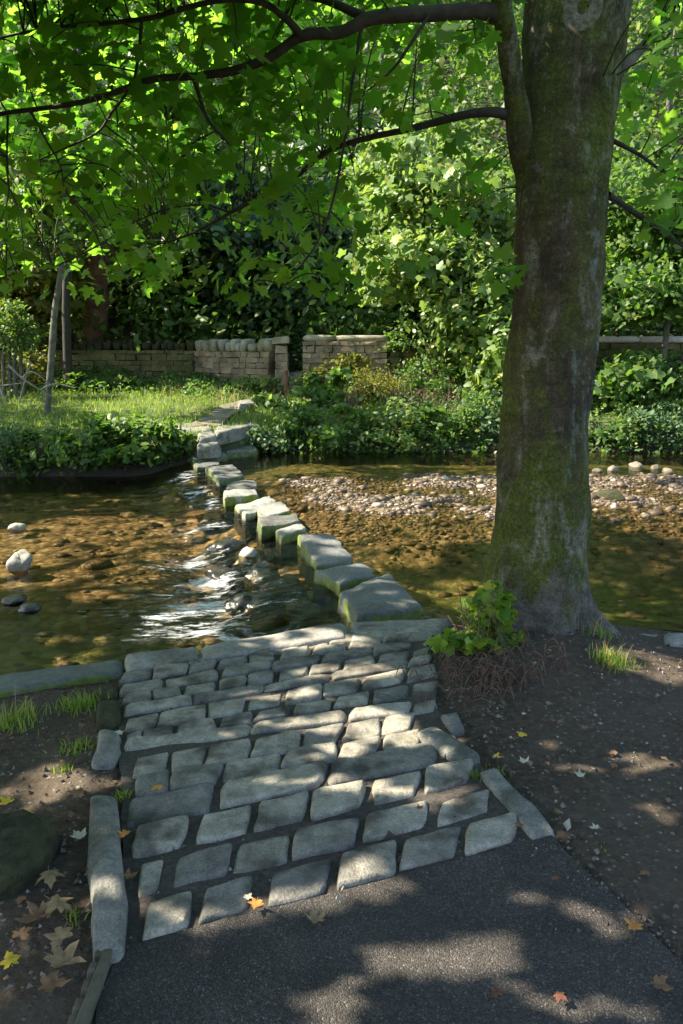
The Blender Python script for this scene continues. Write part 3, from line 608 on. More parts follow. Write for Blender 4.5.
cob_o = mb.build('cobbled_landing', M['sett']); fix_normals(cob_o); tag(cob_o, kind='structure')

def stone(name, quad_px, ztop, depth, m, label, cat, group=None, z=None, rnd=0.03, n=15, jit=0.006, corner=0.3, bulge=0.0):
    global sd_
    sd_ += 2.11; q = [at(px, py, ztop if z is None else z) for px, py in quad_px]
    V, F = slab(q, ztop, ztop - depth, rnd=rnd, n=n, jit=jit, seed=sd_, corner=corner, bulge=bulge)
    o = np_mesh(name, V, F, m); fix_normals(o); recenter(o); return tag(o, label, cat, group)
G = 'edging stones beside the cobbled landing'
stone('kerb_stone', [(92, 950), (128, 944), (117, 785), (87, 783)], 0.055, 0.15, M['kerb'], 'long narrow grey kerb stone along the left side of the cobbles', 'kerb stone', G, n=25, rnd=0.045)
stone('kerb_stone', [(84, 765), (118, 758), (122, 722), (99, 720)], 0.02, 0.14, M['kerb'], 'rounded grey kerb stone lying loose beyond the long left kerb', 'kerb stone', G, rnd=0.06, jit=0.014, corner=0.7)
stone('kerb_stone', [(96, 722), (121, 719), (119, 697), (96, 699)], 0.0, 0.14, M['mossrock'], 'dark squarish kerb stone beside the grass tuft on the left', 'kerb stone', G)
stone('kerb_stone', [(97, 697), (118, 695), (117, 680), (98, 682)], -0.03, 0.14, M['mossrock'], 'smallest mossy dark kerb stone tucked under the river coping', 'kerb stone', G)
stone('kerb_stone', [(466, 761), (484, 752), (434, 721), (414, 727)], 0.02, 0.12, M['kerb'], 'broad stained kerb stone at the right end of the cobble rows', 'kerb stone', G, n=19)
stone('kerb_stone', [(535, 839), (559, 831), (494, 763), (477, 767)], 0.012, 0.12, M['kerb'], 'long flat kerb stone between the right cobbles and bare dirt', 'kerb stone', G, n=19, rnd=0.02)
stone('kerb_stone', [(450, 728), (466, 726), (456, 708), (438, 711)], 0.0, 0.12, M['kerb'], 'small worn kerb stone below the bramble by the tree', 'kerb stone', G)
G = 'coping stones along the near river edge'
Zc = -0.045
stone('coping_stone', [(-60, 699), (124, 671), (122, 656), (-60, 684)], Zc - .015, 0.3, M['step_shaded'], 'long shaded river coping stone at the left edge of the picture', 'coping stone', G, n=25, corner=0.06, rnd=0.022)
stone('coping_stone', [(126, 671), (199, 658), (198, 645), (125, 654)], Zc, 0.3, M['coping'], 'dark cracked river coping stone above the top row of cobbles', 'coping stone', G, n=19, corner=0.06, rnd=0.022)
stone('coping_stone', [(201, 658), (346, 635), (345, 621), (200, 645)], Zc + 0.01, 0.3, M['coping'], 'longest sunlit river coping stone beside the white rapids', 'coping stone', G, n=27, corner=0.06, rnd=0.022)
stone('coping_stone', [(349, 641), (432, 640), (452, 617), (349, 621)], Zc - 0.01, 0.3, M['coping'], 'wide flat landing slab in front of the nearest stepping stone', 'coping stone', G, n=23, corner=0.06, rnd=0.022)
stone('coping_stone', [(586, 642), (611, 641), (609, 625), (587, 626)], Zc + 0.03, 0.3, M['coping'], 'small pinkish block of coping to the right of the tree foot', 'coping stone', G, corner=0.15, rnd=0.02)
stone('coping_stone', [(614, 643), (662, 642), (660, 633), (614, 633)], Zc - 0.02, 0.3, M['coping'], 'low coping slab on the river edge right of the small block', 'coping stone', G)
stone('coping_stone', [(650, 640), (790, 637), (770, 626), (652, 629)], Zc + 0.01, 0.3, M['coping'], 'dark coping slab running off the right edge of the picture', 'coping stone', G, n=19, corner=0.06, rnd=0.022) if False else None
stone('coping_stone', [(665, 642), (790, 640), (770, 628), (664, 631)], Zc + 0.01, 0.3, M['coping'], 'dark coping slab running off the right edge of the picture', 'coping stone', G, n=19, corner=0.06, rnd=0.022)

# stepping stones (top outline in the photograph, height of the top)
G = 'stepping stones across the river'
ST = [
    ([(357, 616), (422, 607), (390, 572), (340, 591)], -0.17, 'step_shaded', 'nearest and largest stepping stone, wedge shaped with black right flank'),
    ([(341, 584), (375, 574), (364, 561), (314, 569)], -0.19, 'step_shaded', 'second nearest stepping stone with bright moss on its left face'),
    ([(317, 564), (353, 558), (334, 535), (297, 534)], -0.19, 'step_shaded', 'third stepping stone from the landing, broad square top and mossy flank'),
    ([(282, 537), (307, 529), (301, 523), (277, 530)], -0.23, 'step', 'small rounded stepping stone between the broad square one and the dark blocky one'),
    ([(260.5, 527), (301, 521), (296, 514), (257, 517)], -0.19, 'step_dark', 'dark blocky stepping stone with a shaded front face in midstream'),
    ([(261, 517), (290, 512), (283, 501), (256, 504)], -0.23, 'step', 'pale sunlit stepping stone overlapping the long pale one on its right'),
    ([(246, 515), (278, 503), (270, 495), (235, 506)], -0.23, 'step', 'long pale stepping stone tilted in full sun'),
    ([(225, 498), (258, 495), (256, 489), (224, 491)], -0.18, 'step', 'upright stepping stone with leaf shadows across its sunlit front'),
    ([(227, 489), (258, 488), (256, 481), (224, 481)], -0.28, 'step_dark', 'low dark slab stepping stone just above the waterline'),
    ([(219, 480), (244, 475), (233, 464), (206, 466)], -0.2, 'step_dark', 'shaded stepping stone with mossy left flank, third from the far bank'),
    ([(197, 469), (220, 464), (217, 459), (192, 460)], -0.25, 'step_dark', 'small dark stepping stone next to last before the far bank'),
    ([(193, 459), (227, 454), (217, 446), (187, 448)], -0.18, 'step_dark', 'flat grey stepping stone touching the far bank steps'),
]
for q, zt, m, lab in ST:
    mx_ = sum(p[0] for p in q) / 4; my_ = sum(p[1] for p in q) / 4
    q = [(mx_ + (a - mx_) * 1.02, my_ + (b - my_) * 1.0) for a, b in q]
    stone('stepping_stone', q, zt - 0.07, 0.55, M[m], lab, 'stepping stone', G, n=31, rnd=0.02, jit=0.013, corner=0.12, bulge=0.012)
G = 'stone steps up the far bank'
for q, hup, lab in [([(196, 446), (220, 444), (216, 438), (197, 440)], .05, 'lowest stone step on the far bank behind the last stepping stone'),
                   ([(198, 438), (217, 436), (213, 431), (197, 432)], .06, 'middle stone step climbing the far bank'),
                   ([(176, 431), (216, 429), (206, 421), (174, 422)], .05, 'broad flat slab at the top of the far bank steps'),
                   ([(216, 433), (260, 424), (256, 420), (213, 427)], .06, 'long kerb slab leading right from the far bank steps'),
                   ([(224, 452), (258, 449), (256, 444), (226, 446)], None, 'flat dark slab lying at the water edge right of the steps'),
                   ([(238, 405), (268, 401), (264, 397), (238, 399)], .04, 'worn pale slab on the path below the gap in the wall')]:
    if hup is None: zt = -.24
    else:
        g_ = on_far(sum(a for a, b in q) / 4, sum(b for a, b in q) / 4); zt = g_.z + hup * .5
    stone('step_slab', q, zt, 0.22, M['kerb'] if hup else M['step_dark'], lab, 'stone step', G, n=11, rnd=0.04, jit=0.016)
# worn earth path up to the gap
pl = [on_far(182, 429), on_far(207, 417), on_far(222, 407), on_far(258, 396), on_far(286, 388)]; pr_ = [on_far(220, 428), on_far(232, 417), on_far(252, 408), on_far(272, 398), on_far(297, 387)]
L = smooth_path([[*p] for p in pl], 12); Rr = smooth_path([[*p] for p in pr_], 12); t = np.linspace(0, 1, 8)
V = (L[:, None, :] * (1 - t)[None, :, None] + Rr[:, None, :] * t[None, :, None]).reshape(-1, 3); V[:, 2] = z_far(V[:, 0], V[:, 1]) + 0.03 + 0.02 * fbm(V * 2, 2)
tag(np_mesh('path', V, grid_faces(len(L), 8), M['path']), kind='structure')

# ------------------------------------------------------------------ rocks in the river
def boulder(name, px, py, z, r, m, label, cat='rock', group=None, sub=3, amp=0.35):
    global sd_
    sd_ += 3.7; c = at(px, py, z); V, F = rock((c.x, c.y, z), r, sub, amp, sd_); o = np_mesh(name, V, F, m); recenter(o); return tag(o, label, cat, group)
G = 'wet boulders of the weir left of the stepping stones'
WB = [(250, 560, .20, 'dark wet boulder splitting the chute below the small rounded stepping stone'), (228, 552, .22, 'round wet boulder at the lip of the upper cascade'), (262, 578, .2, 'wet boulder under blue glossy water in the middle of the weir'),
      (232, 578, .2, 'wet boulder at the head of the widest white chute'), (285, 592, .22, 'smooth boulder showing greenish through the water left of the mossy stones'), (255, 606, .2, 'boulder under thin running water above the lower rapids'),
      (300, 612, .16, 'low wet rock close to the sunlit coping'), (216, 522, .2, 'wet rock beside the long pale stepping stone'), (200, 508, .2, 'brown wet rock at the top of the upper rapids'), (190, 492, .2, 'dark wet rock left of the upright stepping stone'),
      (178, 470, .22, 'dark rock at the far end of the weir'), (185, 458, .2, 'dark rock against the far bank left of the last stepping stone'), (215, 500, .17, 'small wet rock in front of the upright stepping stone'), (272, 556, .14, 'wet rock under the dark blocky stepping stone')]
for i, (px, py, r, lab) in enumerate(WB):
    boulder('weir_boulder', px, py, -.56 + 0.025 * (i % 3), (r * 1.2, r * .9, r * 0.62), M['wet'], lab, 'boulder', G, sub=4, amp=.6)
boulder('weir_boulder', 248, 558, -.42, (.10, .08, .11), M['pale'], 'pale tipped rock standing out of the dark chute', 'boulder', G)
boulder('river_rock', 21, 562, -.47, (.15, .11, .11), M['pale'], 'pale grey irregular rock standing in the shallows at the left', 'rock', 'loose rocks in the river', amp=.7)
boulder('river_rock', 17, 527, -.5, (.10, .08, .05), M['pale'], 'small flat pale rock farther out in the left shallows', 'rock', 'loose rocks in the river')
boulder('river_rock', 14, 600, -.53, (.12, .1, .05), M['wet'], 'dark round stone just under the green water at the left', 'rock', 'loose rocks in the river')
boulder('river_rock', 30, 608, -.53, (.09, .08, .05), M['wet'], 'smaller dark stone right of the other submerged one', 'rock', 'loose rocks in the river')
boulder('river_rock', 612, 497, -.35, (.22, .16, .1), M['mossrock'], 'yellow green mossy rock on the gravel right of the trunk', 'rock', 'loose rocks in the river')
G = 'row of pale rocks along the far side of the gravel bar'
for px, py, r, lab in [(613, 470, .2, 'greenish pale rock nearest the trunk in the far row'), (636, 466, .22, 'long pale rock in the middle of the far row'), (655, 468, .18, 'pale block next to last in the far row'), (668, 472, .2, 'largest upright pale rock at the right end of the far row'), (650, 476, .13, 'small pale stone in front of the far row'), (598, 471, .16, 'pale rock half hidden by the trunk')]:
    boulder('bank_rock', px, py, -.36, (r * .5, r * .4, r * .32), M['pebble_rock'], lab, 'rock', G)
boulder('mossy_rock', 6, 858, 0.02, (.17, .15, .13), M['mossrock'], 'dark moss covered boulder at the left edge beside the path', 'rock', sub=4, amp=0.45)
# gravel bar: pebbles nobody could count
n = 36000; bx = RNG.uniform(-0.9, 9, n); by = RNG.uniform(7.6, 13.6, n); s = bx + 0.34 * by - 2.09
dens = sstep(0.2, 0.8, s) * (sstep(8.0, 9.0, by + 0.4 * fbm(np.stack([bx, by, 0 * bx], -1), 2)) * (1 - sstep(11.8, 13, by)) + 0.05)
k = RNG.random(n) < dens; bx, by = bx[k], by[k]; V0, F0 = ico(1); n = len(bx)
r = RNG.lognormal(-4.15, 0.5, n); sc = np.stack([r * RNG.uniform(.9, 1.5, n), r * RNG.uniform(.8, 1.2, n), r * RNG.uniform(.45, .75, n)], -1)
P = np.stack([bx, by, z_bed(bx, by) + r * 0.15], -1)
jt = 1 + 0.18 * RNG.normal(size=(n, len(V0), 1)); ang = RNG.uniform(0, 6.28, n); ca, sa = np.cos(ang)[:, None], np.sin(ang)[:, None]
Q = V0[None] * jt * sc[:, None, :]; Q = np.stack([Q[..., 0] * ca - Q[..., 1] * sa, Q[..., 0] * sa + Q[..., 1] * ca, Q[..., 2]], -1) + P[:, None, :]
tag(np_mesh('gravel', Q.reshape(-1, 3), (F0[None] + (np.arange(n) * len(V0))[:, None, None]).reshape(-1, 3), M['pebble'], smooth=True), 'loose river gravel forming a bar right of the stepping stones', 'gravel', kind='stuff')
# submerged stones elsewhere
n = 1100; bx = RNG.uniform(-6, 3, n); by = RNG.uniform(4.5, 12.5, n); k = by > kerb_y(bx) + .3; bx, by = bx[k], by[k]; n = len(bx)
r = RNG.lognormal(-3.2, 0.45, n); sc = np.stack([r * RNG.uniform(1, 1.6, n), r * RNG.uniform(.8, 1.2, n), r * RNG.uniform(.4, .6, n)], -1)
Q = V0[None] * (1 + 0.15 * RNG.normal(size=(n, len(V0), 1))) * sc[:, None, :] + np.stack([bx, by, z_bed(bx, by)], -1)[:, None, :]
tag(np_mesh('bed_stones', Q.reshape(-1, 3), (F0[None] + (np.arange(n) * len(V0))[:, None, None]).reshape(-1, 3), M['pebble']), 'scattered stones lying under the shallow brown water', 'stones', kind='stuff')
# loose grit and twig bits on the dirt
n = 5200; gx = np.concatenate([RNG.uniform(-2.6, -0.55, n // 2), RNG.uniform(0.35, 2.8, n // 2)]); gy = RNG.uniform(1.0, 4.4, n); k = (~inside(cob, gx, gy)) & (gy < kerb_y(gx) - .12); gx, gy = gx[k], gy[k]; n = len(gx)
r = np.minimum(RNG.lognormal(-5.2, 0.5, n), .011); Vt = np.array([(1, 0, 0), (-.6, .9, 0), (-.5, -.9, 0), (0, 0, 1.0)]); Ft = np.array([(0, 1, 3), (1, 2, 3), (2, 0, 3), (0, 2, 1)])
Q = Vt[None] * (1 + .4 * RNG.normal(size=(n, 4, 1))) * r[:, None, None] + np.stack([gx, gy, z_near(gx, gy)], -1)[:, None, :]
tag(np_mesh('grit', Q.reshape(-1, 3), (Ft[None] + (np.arange(n) * 4)[:, None, None]).reshape(-1, 3), M['grit'], smooth=False), 'loose grit and crumbs strewn over the bare dirt', 'grit', kind='stuff')

n = 300; gx = np.concatenate([RNG.uniform(-1.9, -.62, 170), RNG.uniform(.3, 2.2, 130)]); gy = RNG.uniform(1.25, 4.2, n); k = (~inside(cob, gx, gy)) & (gy < kerb_y(gx) - .2); gx, gy = gx[k], gy[k]; n = len(gx)
V, F = scatter(MAPLE_LO, np.stack([gx, gy, z_near(gx, gy) + .012], -1), rand_normals(n, 1.0, (0, 0, 0), .3), RNG.uniform(.012, .034, n)); tag(np_mesh('leaf_litter', V, F, LEAFC['brown']), 'small brown leaf scraps scattered over the bare dirt', 'leaf litter', kind='stuff')
n = 1500; gx = RNG.uniform(-1.1, .8, n); gy = RNG.uniform(1.9, 4.3, n); r = RNG.lognormal(-5.4, .45, n); Vt2 = Vt
Q = Vt2[None] * (1 + .4 * RNG.normal(size=(n, 4, 1))) * r[:, None, None] + np.stack([gx, gy, z_near(gx, gy) - .004], -1)[:, None, :]
tag(np_mesh('joint_grit', Q.reshape(-1, 3), (Ft[None] + (np.arange(n) * 4)[:, None, None]).reshape(-1, 3), M['grit'], smooth=False), 'loose grit lying in the joints between the cobbles', 'grit', kind='stuff')
n = 420; tt = RNG.random(n); A0, A1 = np.array(at(548, 836)), np.array(at(700, 988)); q = A0[None] * (1 - tt)[:, None] + A1[None] * tt[:, None]; q[:, 0] += RNG.normal(size=n) * .05 - .01; q[:, 2] = z_near(q[:, 0], q[:, 1]) - .002; r = np.minimum(RNG.lognormal(-5.5, .5, n), .008)
Q = Vt[None] * (1 + .4 * RNG.normal(size=(n, 4, 1))) * r[:, None, None] + q[:, None, :]
tag(np_mesh('edge_grit', Q.reshape(-1, 3), (Ft[None] + (np.arange(n) * 4)[:, None, None]).reshape(-1, 3), M['grit'], smooth=False), 'crumbled grit along the ragged right margin of the asphalt', 'grit', kind='stuff')
# timber edging at the lower left
e0, e1 = at(112, 950), at(82, 1030); d = (e1 - e0); L_ = d.length; d.normalize(); nrm = Vector((-d.y, d.x, 0)); mb = MB()
Q = [(e0 - nrm * .013), (e0 + nrm * .013), (e1 + nrm * .013 + d * .3), (e1 - nrm * .013 + d * .3)]
V, F = slab(Q, 0.03, -0.08, rnd=0.005, n=11, jit=0.002, seed=3, corner=0.05); mb.add(V, F)
tim = empty('path_edging', e0, 'notched weathered timber edging strip beside the asphalt at the lower left', 'edging')
o = fix_normals(mb.build('board', M['timber'])); part_at(o, tim)
for k in range(9):
    c = e0 + d * (0.03 + 0.055 * k) - nrm * 0.022; q = [c - d * .017 - nrm * .012, c - d * .017 + nrm * .01, c + d * .017 + nrm * .01, c + d * .017 - nrm * .012]
    V, F = slab(q, 0.024, -0.05, rnd=0.004, n=7, jit=0.002, seed=k, corner=0.1); o = fix_normals(np_mesh('cleat', V, F, M['timber'])); part_at(o, tim)

# ------------------------------------------------------------------ fallen leaves
def fallen_leaf(px, py, size, colour, label, z=None):
    g = at(px, py, 0.0); z = (float(z_near(g.x, g.y)) + 0.02) if z is None else z; c = at(px, py, z); T, F = MAPLE; P = T.copy()
    curl = random.uniform(.5, 1.4); P[:, 2] = 0.55 * curl * (P[:, 0] ** 2 + 0.6 * P[:, 1] ** 2) * random.choice((1, 1, -0.5)) + 0.16 * fbm(P * 2.6 + px, 2); P[:, 0] *= random.uniform(.7, 1.0)
    st = np.array([[-0.015, -.34, 0], [0.015, -.34, 0], [0.02, -.62, .06], [0.0, -.62, .06]]); n0 = len(P); P = np.vstack([P, st]); F = np.vstack([F, [[n0, n0 + 1, n0 + 2], [n0, n0 + 2, n0 + 3]]])
    a = random.uniform(0, 6.28); ca, sa = math.cos(a), math.sin(a); size *= .8; P = P * size; P = np.stack([P[:, 0] * ca - P[:, 1] * sa, P[:, 0] * sa + P[:, 1] * ca, P[:, 2] - P[:, 2].min()], -1)
    o = np_mesh('fallen_leaf', P, F, LEAFC[colour]); o.location = c; return tag(o, label, 'leaf', 'fallen leaves on the ground')
for a in [(6, 803, .075, 'yellow', 'orange yellow fallen leaf at the left edge above the mossy boulder'), (27, 814, .06, 'yellow', 'brightest yellow fallen leaf on the dirt right of the mossy boulder'),
          (157, 788, .055, 'orange', 'crumpled orange leaf on the cobbles beside the long left kerb', .035), (124, 835, .055, 'orange', 'orange leaf wedged between the long kerb and the cobbles'),
          (78, 794, .075, 'brown', 'dull brown leaf lying left of the head of the long kerb'), (79, 836, .06, 'pale', 'pale curled leaf leaning on the left side of the long kerb'),
          (50, 880, .09, 'tan', 'lone tan leaf below the mossy boulder'), (58, 908, .11, 'tan', 'large tan leaf on top of the lower left leaf pile'), (36, 918, .10, 'brown', 'yellow brown leaf left in the lower left leaf pile'), (22, 935, .07, 'brown', 'narrow brown leaf at the lower end of the leaf pile'),
          (60, 938, .10, 'tan', 'tan leaf upside down below the leaf pile'), (64, 962, .12, 'tan', 'biggest curled tan leaf near the timber edging'), (52, 985, .09, 'brown', 'brown leaf lowest on the dirt left of the timber edging'), (10, 962, .07, 'yellow', 'small ochre leaf at the left edge low down'),
          (256, 905, .05, 'orange', 'orange leaf on the asphalt just below the cobbles'), (248, 897, .035, 'pale', 'tiny pale leaf touching the orange one on the asphalt'), (316, 919, .07, 'tan', 'tan leaf with its stalk alone on the asphalt'),
          (130, 876, .05, 'brown', 'brown leaf caught beside the smallest cobble'), (118, 733, .06, 'pale', 'pale leaf between the loose kerb stone and the cobbles'), (497, 993, .045, 'dark', 'dark reddish leaf on the lower asphalt'), (560, 998, .04, 'dark', 'small dark leaf right of the reddish one on the asphalt'),
          (634, 926, .055, 'orange', 'orange leaf on the dirt at the right margin of the asphalt'), (660, 985, .06, 'brown', 'brown leaf low in the right corner'), (524, 762, .05, 'pale', 'cream leaf on the dirt right of the broad kerb stone'), (522, 735, .05, 'yellow', 'yellowish leaf on the dirt below the tree'),
          (497, 757, .04, 'yellow', 'small yellow leaf beside the broad kerb stone'), (580, 775, .05, 'pale', 'pale leaf in the middle of the bare dirt'), (595, 828, .04, 'pale', 'small pale leaf beside the flat right kerb stone'), (519, 826, .045, 'brown', 'tan leaf at the lower corner of the cobbles', .03),
          (420, 808, .03, 'dark', 'tiny dark leaf on the right end of a sunlit cobble', .035), (555, 880, .03, 'dark', 'tiny dark leaf near the right margin of the asphalt')]:
    fallen_leaf(*a)

# ------------------------------------------------------------------ the big sycamore
TX, TY = 1.15, 4.38
tree = empty('sycamore_tree', (TX, TY, 0), 'large mossy sycamore on the near bank with leafy limbs reaching left', 'tree')
prof = [(-0.25, 1.17, .42), (-0.05, 1.165, .345), (.10, 1.155, .292), (.32, 1.137, .262), (.73, 1.144, .248), (1.29, 1.162, .243), (1.82, 1.176, .231), (2.4, 1.19, .238), (2.9, 1.202, .25), (3.3, 1.212, .262), (3.9, 1.22, .25), (5.0, 1.3, .22), (7.0, 1.5, .15), (9, 1.7, .06)]
A = smooth_path([[x, TY + 0.02 * i, z, r] for i, (z, x, r) in enumerate(prof)], 14)
S = 72; th = np.linspace(0, 2 * np.pi, S, endpoint=False); D = np.stack([np.cos(th), np.sin(th), 0 * th], -1)
pos = A[:, None, :3] + D[None] * A[:, 3][:, None, None]
Pn = pos.reshape(-1, 3); ns = (0.045 * fbm(Pn * np.array([3, 3, 1.6]), 3) + 0.014 * fbm(Pn * np.array([10, 10, 6]), 3) + 0.006 * fbm(Pn * np.array([14, 14, 30]), 2)).reshape(pos.shape[:2])
fl = np.exp(-np.clip(A[:, 2] + .05, 0, None) / 0.16)[:, None] * (0.085 * np.cos(5 * th + 0.6) + 0.05 * np.cos(3 * th))[None]
lump = 0.055 * np.exp(-((A[:, 2][:, None] - 0.22) / 0.2) ** 2) * np.exp(-((((th - np.pi + 0.1) + np.pi) % (2 * np.pi) - np.pi) / 0.5) ** 2)
pos = pos + D[None] * (ns + fl + lump)[..., None]
a = np.arange(len(A) * S).reshape(len(A), S); b = np.roll(a, -1, 1); F = np.stack([a[:-1], b[:-1], b[1:], a[1:]], -1).reshape(-1, 4)
part_at(np_mesh('trunk', pos.reshape(-1, 3), F, M['bark']), tree)
# branch scar high on the trunk, following its surface
c = far(584, 6, 4.3); rr = [(0.0, .05), (.014, .045), (.022, .004), (.032, -.008), (.05, -.016), (.07, -.013), (.088, -.004), (.108, .014)]
PT = pos.reshape(-1, 3); PT = PT[PT[:, 1] < TY + .2]
def surf(x, z):
    w = 1 / ((PT[:, 0] - x) ** 2 + (PT[:, 2] - z) ** 2 + 2e-4) ** 2; return float((PT[:, 1] * w).sum() / w.sum())
for hollow in (0, 1):
    V = []; k = 40; rs = rr[:3] if hollow else rr[2:]
    for r_, dy in rs:
        for t in np.linspace(0, 2 * np.pi, k, endpoint=False):
            rw = r_ * (1 + 0.08 * math.sin(2 * t + .5) + 0.05 * math.sin(3 * t + 1)); x = c.x + rw * math.cos(t); z = c.z + rw * math.sin(t) * 1.2
            V.append((x, surf(x, z) + dy, z))
    a = np.arange(len(rs) * k).reshape(len(rs), k); b = np.roll(a, -1, 1); F = np.stack([a[:-1], b[:-1], b[1:], a[1:]], -1).reshape(-1, 4)
    part_at(np_mesh('hollow' if hollow else 'branch_scar', np.array(V), F, M['hollow' if hollow else 'scar']), tree)
# limbs: (px, py, distance, radius)
LIMBS = [
    [(536, 215, 4.56, .03), (529, 180, 4.52, .062), (522, 145, 4.47, .07), (515, 95, 4.4, .058), (509, 50, 4.34, .053), (503, 14, 4.27, .05), (494, -40, 4.2, .045), (470, -120, 4.1, .03)],
    [(507, 26, 4.33, .03), (498, 15, 4.28, .044), (478, 11, 4.22, .038), (440, 13, 4.15, .036), (400, 15, 4.1, .034), (368, 19, 4.1, .030), (341, 32, 4.1, .028), (302, 36, 4.1, .025), (268, 58, 4.12, .022), (232, 71, 4.15, .020), (195, 76, 4.2, .018), (150, 80, 4.2, .016), (105, 96, 4.2, .014), (60, 106, 4.2, .012), (0, 114, 4.25, .010), (-70, 130, 4.3, .006)],
    [(368, 19, 4.1, .024), (330, 2, 4.2, .018), (300, 34, 4.2, .0)][:2] + [(290, -8, 4.3, .016)],
    [(302, 36, 4.1, .02), (285, 18, 4.0, .017), (262, 3, 3.9, .014), (225, 0, 3.9, .012), (185, 8, 3.95, .012), (150, 18, 4.0, .011), (100, 24, 4.1, .010), (50, 28, 4.2, .008), (-20, 42, 4.2, .005)],
    [(523, 124, 4.50, .02), (506, 115, 4.42, .028), (492, 112, 4.38, .025), (470, 114, 4.4, .022), (440, 121, 4.5, .020), (405, 130, 4.6, .018), (372, 137, 4.7, .016), (340, 146, 4.8, .015), (318, 158, 4.85, .014), (292, 180, 4.9, .013), (262, 196, 5.0, .012), (230, 213, 5.1, .011), (195, 232, 5.2, .009), (160, 245, 5.3, .006)],
    [(193, 77, 4.2, .011), (200, 98, 4.15, .010), (207, 118, 4.1, .009), (219, 133, 4.1, .008), (231, 146, 4.1, .005)],
    [(142, 17, 4.0, .008), (139, 50, 4.05, .008), (132, 85, 4.1, .007), (112, 112, 4.1, .007), (98, 132, 4.1, .006), (70, 146, 4.15, .005), (40, 160, 4.2, .003)],
    [(362, 22, 4.1, .008), (356, 60, 4.15, .008), (350, 100, 4.2, .007), (344, 145, 4.25, .007), (333, 200, 4.3, .006), (316, 245, 4.3, .005), (285, 285, 4.35, .003)],
    [(430, 13, 4.1, .008), (410, 45, 4.1, .008), (392, 70, 4.15, .006), (366, 92, 4.2, .004)],
    [(608, 195, 4.5, .02), (628, 208, 4.6, .017), (645, 220, 4.6, .014), (660, 232, 4.6, .010), (690, 250, 4.6, .006)],
    [(612, 140, 4.5, .014), (640, 155, 4.5, .010), (670, 175, 4.5, .008), (720, 190, 4.5, .005)],
    [(590, 95, 4.4, .035), (628, 62, 4.5, .03), (660, 30, 4.6, .022), (700, 0, 4.7, .018), (760, -40, 4.8, .01)],
    [(30, 110, 4.2, .005), (46, 140, 4.2, .005), (60, 165, 4.25, .004), (64, 190, 4.3, .003)],
    [(8, 114, 4.2, .006), (7, 150, 4.2, .005), (8, 185, 4.2, .004)],
    [(232, 213, 5.1, .008), (200, 205, 5.0, .006), (150, 215, 5.0, .005), (90, 250, 5.0, .005), (30, 275, 5.1, .004), (-30, 280, 5.1, .003)],
    [(500, -20, 4.2, .05), (430, -80, 3.6, .045), (300, -180, 3.0, .035), (50, -400, 2.4, .03), (-400, -700, 2.0, .02)],
]
bp_pts = []
for i, L in enumerate(LIMBS):
    P = [far(px, py, y) for px, py, y, r in L]; rad = [r for *_, r in L]; mb = MB(); add_tube(mb, [p[:] for p in P], rad, sides=14 if rad[0] > .02 else 7, sub=6, wob=0.14)
    part_at(mb.build('limb' if rad[0] > .012 else 'branch', M['bark'] if i == 0 else (M['limb'] if rad[0] > .03 else M['twig'])), tree)
    bp_pts.append(smooth_path([p[:] for p in P], 5))
BP = np.concatenate(bp_pts)

# leaf sprays in view: hung on twigs from the limbs
def bound(px): return np.interp(px, [-80, 0, 60, 130, 200, 280, 330, 395, 430, 470, 515, 540, 600, 640, 700, 780], [285, 285, 270, 292, 278, 292, 285, 265, 215, 195, 175, 60, 60, 225, 235, 240])
cl = []
while len(cl) < 560:
    px = random.uniform(-120, 800); py = random.uniform(-200, 300); bd = float(bound(px))
    if py > bd: continue
    pr = 1.0
    if py > bd - 70: pr = 0.55
    if 345 < px < 515 and py > 105: pr *= 0.3
    if 390 < px < 500 and 60 < py < 110: pr *= 0.6
    if 200 < px < 345 and 110 < py < 200: pr *= 0.7
    if random.random() > pr: continue
    y = random.uniform(3.7, 6.6) if py < 140 else random.uniform(3.9, 6.8)
    if py < 0: y = random.uniform(3.6, 6.4)
    if 505 < px < 645 and y < 5.2 and py > -20: continue
    cl.append(far(px, py, y)[:])
for q in [(529, 278, 4.08), (522, 268, 4.1), (300, 268, 4.3), (335, 275, 4.35), (385, 262, 4.5), (240, 285, 4.4), (110, 280, 4.6), (485, 180, 4.6), (495, 150, 4.7), (470, 205, 4.7), (500, 200, 4.8), (110, 265, 4.4), (130, 285, 4.45)]: cl.append(far(*q)[:])
cl = np.array(cl)
mb = MB(); LP = []; LN = []; LS = []; LSP = []
for c in cl:
    d2 = ((BP - c) ** 2).sum(1) - 0.0; j = int(np.argmin(d2 + RNG.random(len(BP)) * 0.22)); p0 = BP[j]
    (qx,), _, _ = proj(c[None]); (ox,), _, _ = proj(p0[None])
    cross = (min(qx, ox) < 530 and max(qx, ox) > 615) or (500 < qx < 645 and c[1] < 4.9)
    if d2[j] > 0.0004 and not cross and d2[j] < 2.6:
        mid = (p0 + c) / 2 + RNG.normal(size=3) * 0.06 * math.sqrt(d2[j]) + np.array([0, 0, 0.10 * math.sqrt(d2[j])])
        add_tube(mb, [p0, mid, c], [.0045, .0035, .002], sides=4, sub=4)
    k = RNG.integers(7, 15); off = RNG.normal(size=(k, 3)) * np.array([.13, .13, .075]); LP.append(c + off); out = off / (np.linalg.norm(off, axis=1)[:, None] + 1e-6)
    LN.append(rand_normals(k, 0.55, (-0.1, -0.22, 0), 0.45) + out * 0.25); LS.append(RNG.uniform(.065, .115, k)); LSP.append(-out)
LP = np.concatenate(LP); LN = np.concatenate(LN); LS = np.concatenate(LS)
sx, sy = shadow_xy(LP); keep = ~(lit_at(sx, sy) & (RNG.random(len(LP)) < 0.9)); ppx, ppy, _ = proj(LP)
BPx, BPy, _ = proj(BP[:320])
